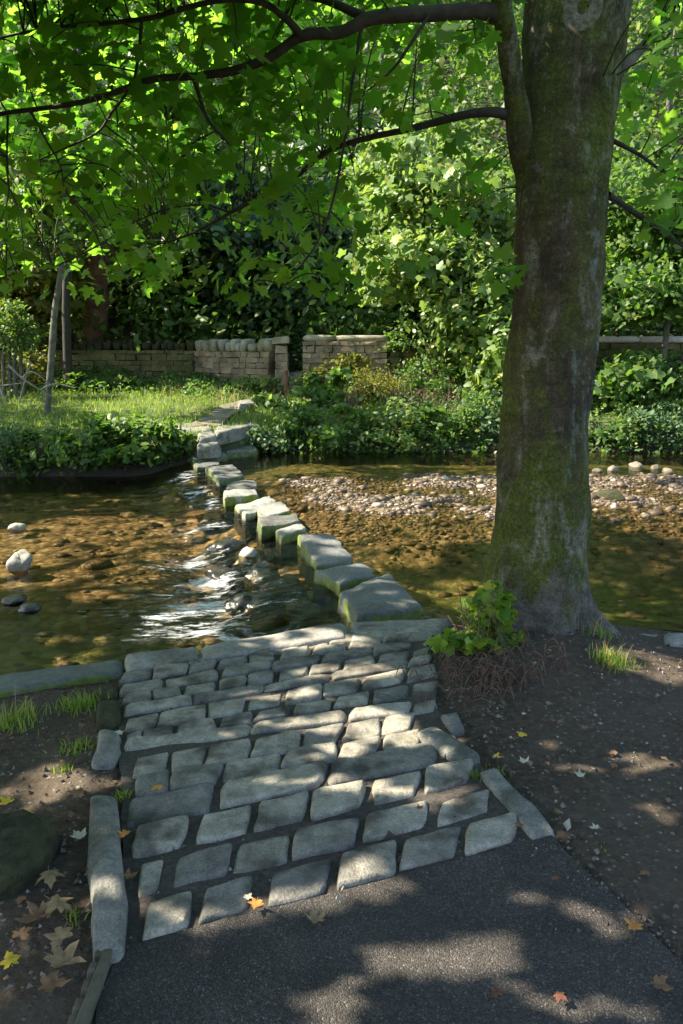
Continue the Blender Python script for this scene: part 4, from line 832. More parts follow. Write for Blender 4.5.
nd = np.min(np.hypot(ppx[:, None] - BPx[None], ppy[:, None] - BPy[None]), axis=1); keep &= ~((nd < 13) & (LP[:, 1] < 4.6) & (RNG.random(len(LP)) < .75))
front = (ppx > 505) & (ppx < 642) & (LP[:, 1] < 4.9) & (ppy > 0) & ~((ppx < 540) & (ppy > 255)); keep &= ~front
keep &= ~((np.hypot(LP[:, 0] - TX, LP[:, 1] - TY) < .3))
V, F = scatter(MAPLE, LP[keep], LN[keep], LS[keep]); part_at(np_mesh('crown', V, F, M['canopy']), tree)
part_at(mb.build('twigs', M['twig']), tree)

# unseen upper crown, its leaves placed along the sun's rays to shade the ground
def shade_leaves(n, xr, yr, hr, size, z0, seedoff, opn=0.85):
    x = RNG.uniform(*xr, n); y = RNG.uniform(*yr, n); h = RNG.uniform(*hr, n)
    # clumpy: thresholded noise over the shadow plane and in height
    P = np.stack([x - (h - z0) * KSUN, y + (h - z0) * KSUN * SUN_AZ_Y, h], -1)
    cn = fbm(P * 0.9 + seedoff, 3); k = cn > -0.16
    dp = fbm(np.stack([x * 5.5, y * 5.5, 0 * x + seedoff], -1), 2)
    k &= ~(lit_at(x, y, 1.12) & (RNG.random(n) < 0.97) & ((dp > -0.17) | (y > 2.6))); k &= ~((y < 2.6) & (dp > 0.36)); P = P[k]; tx = x[k]; opn = np.where(tx < 0.3, opn, 0.25)
    tt = (P[:, 2] - 2.75) * KSUN; Lx, Ly, _ = proj(np.stack([P[:, 0] + tt, P[:, 1] - tt * SUN_AZ_Y, np.full(len(P), 2.75)], -1))
    P = P[~((Lx > -60) & (Lx < 520) & (Ly > -60) & (Ly < 300) & (P[:, 2] > 2.75) & (P[:, 1] > 3.2) & (RNG.random(len(P)) < opn))]
    px, py, f = proj(P); b = bound(px) - 25
    inframe = (f > 0.3) & (px > -60) & (px < 745) & (py > -40) & (py < 1060)
    ok = ~inframe | ((py < b) & (P[:, 1] > 6.5) & (RNG.random(len(P)) < 0.6) & ~((px > 345) & (px < 520) & (py > 60))); return P[ok]
P1 = shade_leaves(30000, (-3.2, 3.6), (0.2, 5.0), (2.5, 4.4), .15, 0.0, 3.1)
V, F = scatter(MAPLE_LO, P1, rand_normals(len(P1), 0.8, (-0.3, 0, 0), 0.45), RNG.uniform(.11, .18, len(P1))); part_at(np_mesh('upper_shade_crown', V, F, M['canopy']), tree)
P2 = shade_leaves(24000, (-6.5, 6.5), (5.0, 14.0), (4.2, 7.0), .2, -0.4, 9.4)
# leaves added on the sun's side to keep the trunk in shade
n = 1300; ty = RNG.uniform(4.0, 4.8, n); tz = RNG.uniform(.75, 3.4, n); dd = RNG.uniform(.9, 4.2, n); P4 = np.stack([1.1 - dd, ty + dd * SUN_AZ_Y, tz + dd / KSUN], -1); px, py, f = proj(P4)
P4 = P4[((py < bound(px) - 15) | (px < -40)) & (fbm(P4 * 1.3, 2) > -.25) & ~((px > 345) & (px < 520) & (py > 110) & (py < 330) & (RNG.random(n) < .6))]
V, F = scatter(MAPLE, P4, rand_normals(len(P4), 0.7, (-0.3, -.1, 0), 0.45), RNG.uniform(.065, .12, len(P4))); part_at(np_mesh('trunk_shade_leaves', V, F, M['canopy']), tree)
nb = empty('river_shade_tree', (-9.5, 6.5, -0.2), 'unseen tree added to shade the river, only its leaves hang in at the upper left', 'tree')  # added outside the frame for the shade it casts on the river
V, F = scatter(MAPLE_LO, P2, rand_normals(len(P2), 0.8, (-0.3, 0, 0), 0.45), RNG.uniform(.14, .22, len(P2))); part_at(np_mesh('crown', V, F, M['canopy']), nb)
mb = MB(); add_tube(mb, [(-9.5, 6.5, -.6), (-9.4, 6.5, 1), (-9.2, 6.6, 4), (-8.6, 6.8, 7), (-8, 7, 10)], [.42, .3, .27, .2, .06], sides=16, sub=6, wob=.1)
for k in range(10):
    a = random.uniform(0, 6.28); z = random.uniform(3.5, 7.5); l = random.uniform(2, 5); add_tube(mb, [(-9.1, 6.7, z), (-9.1 + l * .5 * math.cos(a), 6.7 + l * .5 * math.sin(a), z + .6), (-9.1 + l * math.cos(a), 6.7 + l * math.sin(a), z + .7)], [.09, .05, .015], sides=8, sub=4, wob=.1)
part_at(mb.build('trunk', M['greybark']), nb)
P3 = shade_leaves(10000, (-14, -1.8), (13.5, 21.5), (5.5, 10.0), .22, 0.3, 5.5)
nb2 = empty('grass_shade_tree', (-13.5, 16.5, 0.2), 'unseen leafy tree added beyond the left frame edge to shade the far grass', 'tree')  # added out of view so its crown shades the grass
V, F = scatter(OVAL, P3, rand_normals(len(P3), 0.8, (-0.3, 0, 0), 0.45), RNG.uniform(.2, .32, len(P3))); part_at(np_mesh('crown', V, F, M['wood_leaf']), nb2)
mb = MB(); add_tube(mb, [(-13.5, 16.5, -.2), (-13.4, 16.5, 3), (-13.2, 16.4, 6), (-12.5, 16.2, 9)], [.4, .3, .22, .05], sides=14, sub=6, wob=.1); part_at(mb.build('trunk', M['greybark']), nb2)

# bramble at the foot of the tree, roots, grass tufts
def bush_leaves(c, rad, n, tmpl, size, up=0.5, shell=0.5, clumps=0, sp=0.6):
    c = np.asarray(c, float); rad = np.asarray(rad, float)
    if clumps:
        d = RNG.normal(size=(clumps, 3)); d /= np.linalg.norm(d, axis=1)[:, None]; rr = RNG.random(clumps) ** shell; cc = d * rr[:, None]; cc[:, 2] = np.where(cc[:, 2] < -0.85, -0.85, cc[:, 2])
        w = RNG.integers(0, clumps, n); cs = RNG.uniform(.10, .34, clumps)[w]; q = cc[w] + RNG.normal(size=(n, 3)) * cs[:, None] * np.array([1, 1, .55]); out = cc[w] * 0.7
    else:
        d = RNG.normal(size=(n, 3)); d /= np.linalg.norm(d, axis=1)[:, None]; q = d * (RNG.random(n) ** shell)[:, None]; out = q
    return scatter(tmpl, c + q * rad, rand_normals(n, up, (-0.22, -0.15, 0), sp) + out * 0.5, np.asarray(size)[0] + RNG.random(n) * (np.asarray(size)[1] - np.asarray(size)[0]))
def multi(name, sets, m, parent=None):
    mb = MB()
    for V, F in sets: mb.add(V, F)
    return mb.build(name, m, parent)
bc = far(478, 618, 4.12); br = empty('bramble_bush', (bc.x, bc.y, -0.05), 'leafy bramble growing up the left foot of the big sycamore', 'bramble')
o = multi('leaves', [bush_leaves(far(488, 612, 4.1), (.15, .12, .14), 190, MAPLE_LO, (.035, .08)), bush_leaves(far(470, 640, 4.0), (.22, .12, .05), 130, MAPLE_LO, (.04, .085), up=1.0), bush_leaves(far(492, 590, 4.15), (.06, .07, .06), 26, MAPLE_LO, (.03, .06)), bush_leaves(far(510, 640, 3.98), (.1, .05, .07), 26, MAPLE_LO, (.03, .06))], M['bramble']); part_at(o, br)
mb = MB()
for k in range(26):
    p = far(random.uniform(455, 515), random.uniform(640, 660), random.uniform(3.9, 4.15)); t = far(random.uniform(445, 512), random.uniform(575, 640), random.uniform(3.95, 4.2)); add_tube(mb, [p[:], ((p + t) / 2 + Vector((0, -.03, .03)))[:], t[:]], [.003, .0025, .0015], sides=4, sub=4)
part_at(mb.build('stems', M['root']), br)
rt = empty('root_tangle', at(500, 685), 'tangle of reddish dead roots and stems below the bramble', 'roots'); mb = MB()
for k in range(150):
    a = at(random.gauss(495, 32), random.gauss(668, 12), .02); a.z += float(z_near(a.x, a.y)); l = random.uniform(.05, .16); an = random.uniform(2.2, 5.6)
    b = a + Vector((math.cos(an) * l, math.sin(an) * l * .7, 0)); b.z = float(z_near(b.x, b.y)) + .01; m_ = (a + b) / 2 + Vector((0, 0, random.uniform(.01, .07))); a.z -= .02
    add_tube(mb, [a[:], m_[:], b[:]], [.003, .0028, .0015], sides=4, sub=4)
part_at(mb.build('stems', M['root']), rt)
def blades(pts, h, w, lean=0.35):
    pts = np.asarray(pts, float); n = len(pts); an = RNG.uniform(0, 6.28, n); hh = RNG.uniform(h[0], h[1], n); ln = RNG.normal(size=(n, 2)) * lean
    side = np.stack([np.cos(an), np.sin(an), 0 * an], -1) * (w * RNG.uniform(.6, 1.3, n))[:, None]; top = np.stack([ln[:, 0] * hh, ln[:, 1] * hh, hh * (1 - .3 * np.abs(ln).sum(1).clip(0, 1))], -1)
    mid = top * np.array([.35, .35, .6])
    V = np.stack([pts - side, pts + side, pts + mid + side * .7, pts + mid - side * .7, pts + top], 1).reshape(-1, 3); o = (np.arange(n) * 5)[:, None]
    F = np.concatenate([o + np.array([[0, 1, 2]]), o + np.array([[0, 2, 3]]), o + np.array([[3, 2, 4]])]); return V, F
def tuft(px, py, rpx, n, h, m, label, seeds=False):
    c = at(px, py, 0); c.z = float(z_near(c.x, c.y)) - .01; r = rpx / FPX * c.length; q = RNG.normal(size=(n, 3)) * r * .5; q[:, 2] = 0
    t = empty('grass_tuft', c, label, 'grass tuft', 'grass tufts on the near bank'); P = q + np.array(c); P[:, 2] = z_near(P[:, 0], P[:, 1]) - .015; V, F = blades(P, h, .003); part_at(np_mesh('blades', V, F, m), t)
    if seeds:
        V, F = blades(P[:14], (h[1] * .9, h[1] * 1.6), .0022, .25); part_at(np_mesh('seed_stalks', V, F, M['drygrass']), t)
tuft(14, 708, 26, 180, (.04, .13), M['grass'], 'grass tuft with dry stalks by the river edge at the far left', True)
tuft(80, 692, 20, 200, (.03, .10), M['grass'], 'bright green grass tuft between the dark kerb stone and the river')
tuft(76, 738, 20, 110, (.02, .06), M['grass'], 'low grass tuft beside the loose rounded kerb stone')
tuft(62, 762, 12, 40, (.02, .05), M['grass'], 'sparse blades on the dirt below the low tuft')
tuft(124, 795, 8, 50, (.02, .05), M['grass'], 'small grass tuft at the head of the long kerb')
tuft(74, 918, 12, 40, (.02, .06), M['grass'], 'few green blades among the fallen leaves left of the long kerb')
tuft(410, 738, 8, 50, (.015, .04), M['grass'], 'tiny grass tuft in a joint beside the broad kerb stone')
tuft(476, 775, 10, 60, (.015, .05), M['grass'], 'grass blades along the flat right kerb stone')
tuft(612, 665, 20, 190, (.02, .09), M['grass'], 'long grass tuft at the right foot of the big sycamore', True)
tuft(600, 640, 14, 40, (.05, .13), M['grass'], 'grass with dry seed stalks behind the sycamore foot', True)
tuft(497, 768, 14, 70, (.01, .03), M['grass'], 'short green weeds on the dirt right of the broad kerb stone')
tuft(598, 848, 9, 40, (.01, .03), M['grass'], 'little green weed at the right margin of the asphalt')

# ------------------------------------------------------------------ far bank: walls
def box_stone(c, ax, ay, sz, j):
    V = np.array([(x, y, z) for x in (-.5, .5) for y in (-.5, .5) for z in (-.5, .5)]) * sz; V += RNG.normal(size=(8, 3)) * j
    V = V[:, 0:1] * ax + V[:, 1:2] * ay + np.array([0, 0, 1.0]) * V[:, 2:3] + c
    F = np.array([(0, 1, 3, 2), (4, 6, 7, 5), (0, 4, 5, 1), (2, 3, 7, 6), (0, 2, 6, 4), (1, 5, 7, 3)]); return V, F
def dry_wall(p0, p1, z0, ztop, m, mc, label, cope='upright', thick=.45, ch=.2):
    p0, p1 = np.array(p0, float), np.array(p1, float); d = p1 - p0; L = np.linalg.norm(d); d /= L; ax = np.array([d[0], d[1], 0]); ay = np.array([-d[1], d[0], 0])
    root = empty('dry_stone_wall', (*((p0 + p1) / 2), z0), label, 'stone wall'); mb = MB(); zb = z0 - .3; z = zb; top = ztop - ch
    while z < top - .02:
        hh = min(random.uniform(.1, .17), top - z); x = -random.uniform(0, .2)
        while x < L:
            w = random.uniform(.18, .42); a, b = max(x, 0), min(x + w, L)
            if b - a > .05:
                c = np.array([*(p0 + d * (a + b) / 2), z + hh / 2]) + ay * random.gauss(0, .015); mb.add(*box_stone(c, ax, ay, np.array([b - a - .012, thick, hh - .01]), .008))
            x += w
        z += hh
    part_at(mb.build('courses', m, smooth=False), root); x = 0.02
    while x < L - .05:
        if cope == 'upright': w = random.uniform(.13, .24); hh = ch * random.uniform(.7, 1.2); g = random.choice((.01, .03, .08))
        else: w = random.uniform(.6, 1.1); hh = ch * random.uniform(.9, 1.05); g = .01
        c = np.array([*(p0 + d * min(x + w / 2, L - w / 2)), top + hh / 2 - .005]); V, F = ico(2); sg = random.uniform(0, 50)
        P = np.sign(V) * np.abs(V) ** .45 * (1 + .12 * fbm(V * 1.5 + sg, 2))[:, None] * np.array([w * .56, thick * .52, hh * .55]); tl = random.gauss(0, .12) if cope == 'upright' else 0; P[:, 0] += P[:, 2] * tl
        P = P[:, 0:1] * ax + P[:, 1:2] * ay + np.array([0, 0, 1.]) * P[:, 2:3] + c; part_at(np_mesh('coping_stone', P, F, mc), root); x += w + g
    return root
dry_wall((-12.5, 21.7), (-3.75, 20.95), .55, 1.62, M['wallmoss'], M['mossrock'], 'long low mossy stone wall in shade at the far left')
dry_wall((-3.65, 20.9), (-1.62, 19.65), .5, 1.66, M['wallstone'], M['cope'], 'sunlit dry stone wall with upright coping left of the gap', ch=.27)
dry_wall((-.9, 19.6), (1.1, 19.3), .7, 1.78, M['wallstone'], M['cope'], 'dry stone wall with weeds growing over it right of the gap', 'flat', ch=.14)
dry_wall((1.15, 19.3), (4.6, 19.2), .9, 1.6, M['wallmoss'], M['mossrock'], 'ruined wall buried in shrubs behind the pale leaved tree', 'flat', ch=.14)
dry_wall((5.6, 18.4), (11, 18.2), .5, 1.74, M['wallmoss'], M['suncope'], 'wall with bright pale flat coping behind the bushes at the right', 'flat', ch=.13)
gp = empty('wall_end_post', (-1.44, 19.58, .6), 'squared end pier of stacked stones at the left of the gap', 'stone pier'); mb = MB()
for k in range(6): mb.add(*box_stone(np.array([-1.44, 19.58, .5 + .19 * k]), np.array([1., 0, 0]), np.array([0, 1., 0]), np.array([.3 - .03 * (k % 2), .5, .18]), .012))
part_at(mb.build('courses', M['wallstone'], smooth=False), gp); part_at(np_mesh('cap_stone', *box_stone(np.array([-1.44, 19.58, 1.66]), np.array([1., 0, 0]), np.array([0, 1., 0]), np.array([.36, .52, .16]), .015), M['cope'], smooth=False), gp)
for px, py, y, w, lab in [(294, 388, 19.1, .42, 'lower stone step in the gap of the wall'), (295, 374, 19.7, .36, 'upper stone step in the gap of the wall')]:
    c = far(px, py, y); V, F = box_stone(np.array([c.x, c.y, c.z - .12]), np.array([1., 0, 0]), np.array([0, 1., 0]), np.array([w, .4, .3]), .015); tag(recenter(np_mesh('stile_step', V, F, M['kerb'], smooth=False)), lab, 'stone step', 'stile steps in the wall gap')
pp = far(286, 386, 18.9); mb = MB(); add_tube(mb, [(pp.x, pp.y, pp.z - .2), (pp.x + .01, pp.y, pp.z + .1), (pp.x, pp.y, pp.z + .36)], [.06, .055, .05], sides=8, sub=3, wob=.1); tag(recenter(mb.build('wooden_post', M['redbark'])), 'short brown post standing in front of the wall gap', 'post')

# ------------------------------------------------------------------ far bank: grass
n = 26000; gx = RNG.uniform(-11, 1.5, n); gy = RNG.uniform(13.4, 20.8, n); k = (gy > far_edge(gx) + .5); pxy = np.array([p[:2] for p in (pl + pr_[::-1])]); k &= ~inside([tuple(q) for q in pxy], gx, gy) | (RNG.random(n) < .18); gx, gy = gx[k], gy[k]
V, F = blades(np.stack([gx, gy, z_far(gx, gy) - .02], -1), (.06, .2), .009, .4); tag(np_mesh('grass', V, F, M['grass']), 'short green grass on the far bank left of the steps', 'grass', kind='stuff')
n = 1300; gx = RNG.uniform(-5.5, 1.0, n); gy = RNG.uniform(17.2, 20.2, n); gx, gy = gx, gy; k = ~inside([tuple(q) for q in pxy], gx, gy) & (fbm(np.stack([gx, gy, 0 * gx], -1) * .9, 2) > -.05); gx, gy = gx[k], gy[k]
V, F = blades(np.stack([gx, gy, z_far(gx, gy) - .02], -1), (.15, .42), .010, .4); tag(np_mesh('tall_grass', V, F, M['drygrass']), 'tall pale grass stems in front of the sunlit wall', 'tall grass', kind='stuff')

n = 1500; gx = RNG.uniform(0.0, 3.6, n); gy = RNG.uniform(15.8, 19.0, n); k = fbm(np.stack([gx, gy, 0 * gx], -1) * 1.3, 2) > -.1; gx, gy = gx[k], gy[k]
V, F = blades(np.stack([gx, gy, z_far(gx, gy) - .02], -1), (.25, .8), .010, .6); tag(np_mesh('dry_stems', V, F, M['root']), 'reddish brown dead stems on the overgrown slope', 'dead stems', kind='stuff')
for nm, n, m, szz, lab in [('undergrowth', 11000, 'shrub_leaf', (.05, .13), 'mixed low undergrowth covering the slope of the far bank'), ('weeds', 3500, 'bright_leaf', (.04, .09), 'pale low weeds among the undergrowth of the far bank')]:
    gx = RNG.uniform(-1.3, 10, n); gy = far_edge(gx) + RNG.random(n) ** 1.2 * 4.6 - .1; hgt = np.abs(fbm(np.stack([gx, gy, 0 * gx], -1) * 1.1 + szz[0] * 90, 3)) * 1.3
    gx = np.concatenate([gx, RNG.uniform(-11, -1.7, n)]); y2 = 20.9 - .12 * (RNG.uniform(0, 1, n)) - np.abs(RNG.normal(size=n)) * .9; y2 = np.where(gx[n:] > -3.6, y2 - .9, y2); gy = np.concatenate([gy, y2]); hgt = np.concatenate([hgt, .12 + .5 * np.abs(fbm(np.stack([gx[n:], y2, 0 * y2], -1) * 1.2 + 3, 2))])
    k = (hgt > .1) & ~inside([tuple(q) for q in pxy], gx, gy); gx, gy, hgt = gx[k], gy[k], hgt[k]; n = len(gx)
    V, F = scatter(OVAL, np.stack([gx, gy, np.maximum(z_far(gx, gy), -.45) + RNG.random(n) * hgt], -1), rand_normals(n, .6, (-.2, -.2, 0), .5), RNG.uniform(*szz, n)); tag(np_mesh(nm, V, F, M[m]), lab, 'undergrowth', kind='stuff')
# ------------------------------------------------------------------ far bank: shrubs
def shrub(px, py, y, rw, rh, n, m, label, tmpl=OVAL, size=(.08, .15), clumps=26, up=0.5, name='shrub', group='shrubs on the far bank', stems=True):
    rk = random.choice((.55, .75, 1.0, 1.25)); size = (size[0] * rk, size[1] * rk); n = int(n * min(1.6, .75 / rk ** 1.3)); rh *= random.uniform(.8, 1.35); up = random.choice((.3, .6, 1.1))
    clumps = random.choice((10, 16, 26)) if n < 1500 else clumps; tmpl = random.choice((OVAL, OVAL, MAPLE_LO))
    c = far(px, py, y); g = float(z_far(np.array([c.x]), np.array([y]))[0]); g = max(g, -.45)
    t = empty(name, (c.x, y, g), label, 'shrub', group); o = multi('foliage', [bush_leaves(c, (rw, rw * .75, rh), n, tmpl, size, up=up, clumps=clumps)], m); part_at(o, t)
    if stems:
        mb = MB()
        for k in range(7):
            a = random.uniform(0, 6.28); q = c + Vector((math.cos(a) * rw * .6, math.sin(a) * rw * .4, random.uniform(-.2, .5) * rh)); b = Vector((c.x + random.gauss(0, .08), y + random.gauss(0, .08), g - .05)); add_tube(mb, [b[:], ((b + q) / 2 + Vector((0, 0, .1 * rh)))[:], q[:]], [.018, .013, .006], sides=5, sub=3)
        part_at(mb.build('stems', M['twig']), t)
    return t
SHR = [
    (5, 446, 13.1, .6, .5, 1100, 'dark_leaf', 'dark broadleaf plant clump at the left edge of the far bank'), (40, 450, 13.05, .55, .42, 1000, 'shrub_leaf', 'low dark plant clump below the slender leaning trunk'),
    (82, 448, 13.0, .6, .45, 1100, 'shrub_leaf', 'green plant clump hanging over the water left of the ferns'), (125, 444, 13.05, .65, .5, 1300, 'shrub_leaf', 'thick leafy clump on the bank left of the steps'), (165, 442, 13.2, .45, .45, 1000, 'shrub_leaf', 'leafy clump crowding the left side of the far steps'),
    (268, 440, 14.7, .55, .36, 900, 'dark_leaf', 'bluish dark shrub right of the far steps'), (300, 430, 15.0, .6, .5, 1100, 'shrub_leaf', 'green shrub below the gap in the wall'), (340, 433, 14.75, .6, .42, 1000, 'shrub_leaf', 'bright shrub at the water edge under the right wall'),
    (385, 431, 14.85, .65, .5, 1200, 'bright_leaf', 'light green shrub at the water edge in the middle of the bank'), (425, 431, 14.9, .6, .48, 1100, 'shrub_leaf', 'shrub at the water edge left of the trunk foliage'), (465, 427, 14.9, .65, .6, 1300, 'shrub_leaf', 'tall shrub at the water edge just left of the big trunk'), (500, 430, 14.9, .6, .5, 1100, 'dark_leaf', 'dark shrub at the water edge half behind the big trunk'),
    (610, 431, 14.9, .6, .5, 1100, 'shrub_leaf', 'shrub at the water edge just right of the big trunk'), (645, 431, 14.9, .6, .48, 1100, 'dark_leaf', 'dark shrub at the water edge below the leaning stems'), (680, 427, 14.9, .7, .6, 1300, 'dark_leaf', 'dark shrub at the right edge of the picture by the water'),
    (330, 395, 16.8, .6, .45, 1000, 'shrub_leaf', 'shrub halfway up the slope below the right wall'), (375, 392, 17.2, .7, .55, 1200, 'yellow_leaf', 'yellowing weeds halfway up the slope in the sun'), (420, 385, 17.4, .7, .6, 1300, 'shrub_leaf', 'green bush on the slope behind the yellowing weeds'), (470, 385, 17.2, .7, .7, 1400, 'shrub_leaf', 'bush on the slope under the pale leaved tree'),
    (350, 365, 18.8, .5, .3, 500, 'yellow_leaf', 'yellow flowering weeds over the right wall'), (315, 378, 18.6, .4, .28, 400, 'yellow_leaf', 'small yellow flowering plant beside the gap'), (400, 350, 19.2, .6, .45, 900, 'shrub_leaf', 'shrub growing over the end of the right wall'),
    (245, 384, 19.2, .4, .2, 350, 'bright_leaf', 'pale weeds growing against the sunlit wall'), (272, 384, 18.9, .25, .28, 300, 'bright_leaf', 'upright weed in front of the wall end pier'), (205, 380, 20.0, .5, .25, 500, 'shrub_leaf', 'green weeds at the dark left end of the sunlit wall'), (150, 380, 19.8, .9, .3, 900, 'shrub_leaf', 'bushy weeds below the long mossy wall'), (100, 382, 19.5, .9, .3, 900, 'shrub_leaf', 'bushy weeds at the foot of the reddish trunk'), (25, 372, 19.5, 1.0, .5, 1000, 'yellow_leaf', 'yellowish bush in front of the mossy wall at the far left'),
    (265, 405, 17.0, .45, .22, 500, 'bright_leaf', 'grassy weed clump right of the worn path'), (305, 350, 21.5, .7, .6, 900, 'dark_leaf', 'dark evergreen bush seen through the gap in the wall'),
    (640, 378, 17.4, .9, .5, 1100, 'shrub_leaf', 'bush in front of the pale flat coping, middle one'), (598, 372, 17.4, .6, .5, 800, 'shrub_leaf', 'bush in front of the pale flat coping nearest the big trunk'), (682, 376, 17.3, .8, .5, 900, 'dark_leaf', 'bush in front of the pale flat coping at the picture edge'),
    (230, 338, 22.2, 1.0, .6, 1300, 'wood_leaf', 'leafy bush standing behind the sunlit wall'), (360, 322, 21.5, 1.0, .7, 1400, 'shrub_leaf', 'bright bush standing behind the right wall'), (330, 310, 22.5, .9, .8, 1300, 'wood_leaf', 'tall bush behind the gap in the wall'),
]
for px, py, y, rw, rh, n, m, lab in SHR: shrub(px, py, y, rw, rh, n, M[m], lab, clumps=22 + n // 60)
# overhanging broad leaves on the left bank (fern-like fronds)
# ------------------------------------------------------------------ far trees
def far_tree(name, label, px, y, base_py, crown, n, m, trunk=None, tm='greybark', size=(.12, .2), clumps=60, cat='tree', limbs=4):
    b = far(px, base_py, y); g = float(z_far(np.array([b.x]), np.array([y]))[0]); t = empty(name, (b.x, y, g), label, cat, 'trees beyond the river')
    cs = [(far(cx, cy, yy), rr) for cx, cy, yy, rr in crown]; tot = sum(q[1][0] * q[1][2] for q in cs); sets = []
    for c, rr in cs:
        k = int(n * rr[0] * rr[2] / tot); sets += [bush_leaves(c, rr, k * 2 // 3, OVAL, size, clumps=clumps), bush_leaves(c, rr, k // 3, MAPLE_LO, (size[0] * 1.3, size[1] * 1.4), clumps=clumps // 2)]
    part_at(multi('crown', sets, M[m]), t); mb = MB()
    for tr in (trunk or [[(px, base_py, .12), (px, crown[0][1], .05)]]):
        P = [far(a, bb, y) for a, bb, r in tr]; P[0].z = min(P[0].z, g - .1) if trunk is None or True else P[0].z; rad = [r for *_, r in tr]; add_tube(mb, [p[:] for p in P], rad, sides=12, sub=5, wob=.16)
        for k in range(limbs):
            c, rr = random.choice(cs); tip = c + Vector((random.gauss(0, .5) * rr[0], random.gauss(0, .5) * rr[1], random.gauss(0, .5) * rr[2])); s = P[-1] * .6 + P[-2] * .4; add_tube(mb, [s[:], ((s + tip) / 2 + Vector((0, 0, .15)))[:], tip[:]], [rad[-1] * .8, rad[-1] * .5, .01], sides=6, sub=3, wob=.1)
    part_at(mb.build('trunk', M[tm]), t); return t
far_tree('pale_leaved_tree', 'sunlit pale leaved tree arching over the bank left of the big trunk', 470, 18.0, 420, [(452, 215, 18, (1.7, 1.3, 1.5)), (475, 300, 17.6, (1.25, 1.2, 1.3)), (420, 265, 18, (1.3, 1.2, .9)), (500, 350, 17, (.8, .9, 1.2)), (415, 170, 19, (1.4, 1.2, 1.0))], 17000, 'bright_leaf', [[(478, 430, .1), (470, 350, .08), (455, 250, .05)]], 'palebark', (.09, .17), 60)
far_tree('overhanging_tree', 'dark leaved tree with two leaning stems over the water at the right', 655, 16.6, 425, [(650, 285, 16.6, (1.9, 1.4, .95)), (622, 385, 16.2, (.8, .8, .6)), (690, 388, 16.2, (.9, .8, .62)), (640, 365, 16.4, (.5, .5, .3)), (640, 215, 17.5, (1.8, 1.4, 1.1)), (700, 240, 17, (1.5, 1.3, 1.3))], 14000, 'shrub_leaf', [[(648, 425, .1), (655, 395, .09), (661, 370, .08), (668, 320, .05)], [(668, 430, .08), (676, 400, .07), (682, 370, .06), (690, 320, .04)]], 'greybark', (.09, .16), 50, limbs=0)
far_tree('bushy_tree', 'bright leaved tree directly behind the big trunk', 565, 20, 400, [(565, 250, 20, (1.7, 1.3, 1.8)), (600, 170, 21, (1.9, 1.4, 1.4)), (540, 340, 19.5, (1.0, 1, 1))], 8000, 'wood_leaf')
far_tree('red_trunked_tree', 'thick reddish trunk rising behind the mossy wall at the left', 95, 22.6, 362, [(80, 60, 23, (2.6, 2, 1.8)), (150, 110, 23, (1.9, 1.6, 1.2))], 7000, 'wood_leaf', [[(92, 365, .36), (93, 340, .34), (97, 310, .33), (96, 270, .3), (94, 200, .26), (90, 100, .2)]], 'redbark')
far_tree('slender_tree', 'slender pale trunk leaning over the grass at the left', 48, 15.6, 440, [(70, 150, 16, (1.5, 1.2, 1.2)), (40, 225, 16, (1.0, .9, .7))], 5000, 'wood_leaf', [[(46, 448, .05), (48, 400, .06), (52, 350, .065), (55, 310, .06), (61, 270, .055), (64, 210, .05), (69, 120, .04), (76, 20, .025)]], 'greybark', (.1, .16), 40)
far_tree('grey_trunked_tree', 'grey trunk standing close behind the slender leaning one', 68, 19.2, 385, [(60, 170, 20, (1.6, 1.3, 1.1)), (130, 215, 20, (1.4, 1.1, .8))], 5000, 'wood_leaf', [[(68, 388, .10), (67, 340, .10), (66, 290, .09), (70, 220, .08), (76, 120, .06), (80, 20, .04)]], 'twig')
far_tree('dark_evergreen', 'dark evergreen tree behind the sunlit wall', 225, 24, 350, [(225, 240, 24, (2.3, 1.6, 1.7)), (210, 170, 25, (1.9, 1.5, 1.4)), (255, 300, 23.5, (1.4, 1.2, .9))], 11000, 'dark_leaf', clumps=70)
far_tree('dark_evergreen', 'dark evergreen tree above the gap in the wall', 325, 25, 350, [(325, 235, 25, (2.0, 1.5, 2.0)), (345, 160, 26, (2, 1.5, 1.5))], 9000, 'dark_leaf', clumps=60)
far_tree('dark_evergreen', 'dark tree between the red trunk and the evergreens', 150, 26, 345, [(150, 250, 26, (2.2, 1.6, 2.0)), (170, 170, 27, (2.0, 1.5, 1.6))], 8000, 'dark_leaf', clumps=60)
far_tree('yellowing_tree', 'yellowish leaved tree at the left edge', 10, 21, 370, [(5, 230, 21, (1.8, 1.4, 1.8)), (20, 310, 20.5, (1.3, 1.1, 1.0))], 7000, 'yellow_leaf')
sp_lab = ['thinnest sapling stem at the far left edge', 'straight sapling stem second from the left edge', 'sapling stem with a slight bend left of the slender trunk', 'sapling stem nearest the slender trunk']
for (px, tp), lab in zip([(4, 330), (11, 325), (16, 330), (23, 335)], sp_lab):
    b = far(px, 388, 18.2); mb = MB(); add_tube(mb, [(b.x, b.y, b.z - .2), (b.x + random.gauss(0, .03), b.y, b.z + .5), far(px + random.uniform(-3, 3), tp, 18.2)[:]], [.045, .04, .03], sides=7, sub=4, wob=.1)
    t = empty('sapling', (b.x, b.y, b.z - .1), lab, 'sapling', 'sapling stems in front of the mossy wall'); part_at(mb.build('stem', M['greybark']), t); c = far(px, tp, 18.2); part_at(multi('foliage', [bush_leaves(c, (.5, .4, .6), 260, OVAL, (.08, .14), clumps=12)], M['wood_leaf']), t)
db = far(20, 400, 15.2); mb = MB()
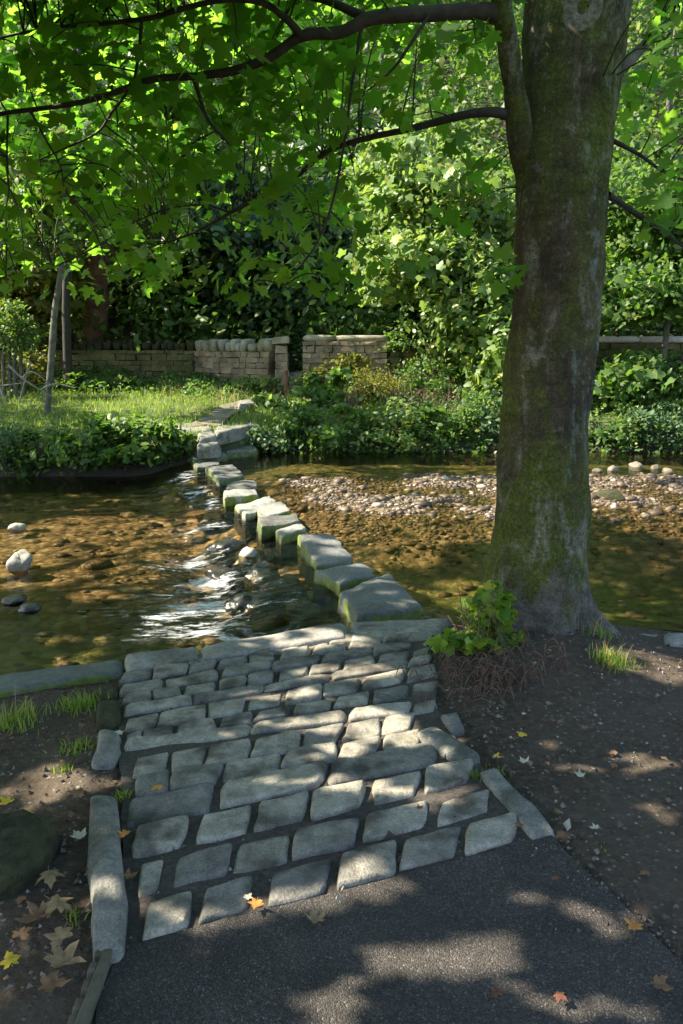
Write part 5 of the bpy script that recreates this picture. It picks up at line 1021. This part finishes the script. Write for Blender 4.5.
for ln in [[(-20, 388), (0, 386), (22, 383)], [(0, 384), (3, 400), (5, 412)], [(8, 365), (22, 378), (40, 390), (55, 398)], [(27, 372), (24, 385), (19, 403)], [(27, 372), (30, 366), (26, 358)], [(40, 390), (55, 384), (75, 388)], [(22, 378), (33, 372), (50, 384)]]:
    add_tube(mb, [far(a, b, 15.0 + .2 * random.random())[:] for a, b in ln], np.linspace(.022, .008, len(ln)), sides=6, sub=4, wob=.15)
dbr = empty('dead_branch', db, 'bleached bare dead branch sticking out over the grass at the left', 'dead branch'); part_at(mb.build('wood', M['deadwood']), dbr)

# ------------------------------------------------------------------ the wood on the hillside: one mass
nc = 2100; cx = RNG.uniform(-24, 26, nc); cy = RNG.uniform(23, 52, nc); ch_ = RNG.random(nc) ** 1.2 * 9.5 + .3; cz = z_far(cx, cy) + ch_
nl = 700; cx = np.concatenate([cx, RNG.uniform(-16, 14, nl)]); cy = np.concatenate([cy, RNG.uniform(22, 28, nl)]); nc += nl; ch_ = np.concatenate([ch_, RNG.random(nl) ** 1.5 * 3 + .1]); cz = z_far(cx, cy) + ch_
per = 60; w = np.repeat(np.arange(nc), per); rad = RNG.uniform(.5, 1.4, nc)[w]
off = RNG.normal(size=(nc * per, 3)) * rad[:, None] * np.array([.8, .8, .42]); Pw = np.stack([cx, cy, cz], -1)[w] + off
V, F = scatter(OVAL, Pw, rand_normals(len(Pw), .6, (-.3, -.2, 0), .5) + off * .2, RNG.uniform(.17, .32, len(Pw)))
tag(np_mesh('hillside_wood', V, F, M['wood_leaf']), 'dense green woodland covering the slope behind the walls', 'woodland', kind='stuff')
mb = MB()
for k in range(60):
    x = random.uniform(-18, 20); y = random.uniform(24, 48); g = float(z_far(np.array([x]), np.array([y]))[0]); add_tube(mb, [(x, y, g - .3), (x + random.gauss(0, .2), y, g + 4), (x + random.gauss(0, .5), y, g + 9)], [random.uniform(.08, .2), .1, .05], sides=7, sub=3, wob=.1)
tag(mb.build('hillside_trunks', M['greybark']), 'thin trunks of the wood on the slope', 'woodland', kind='stuff')
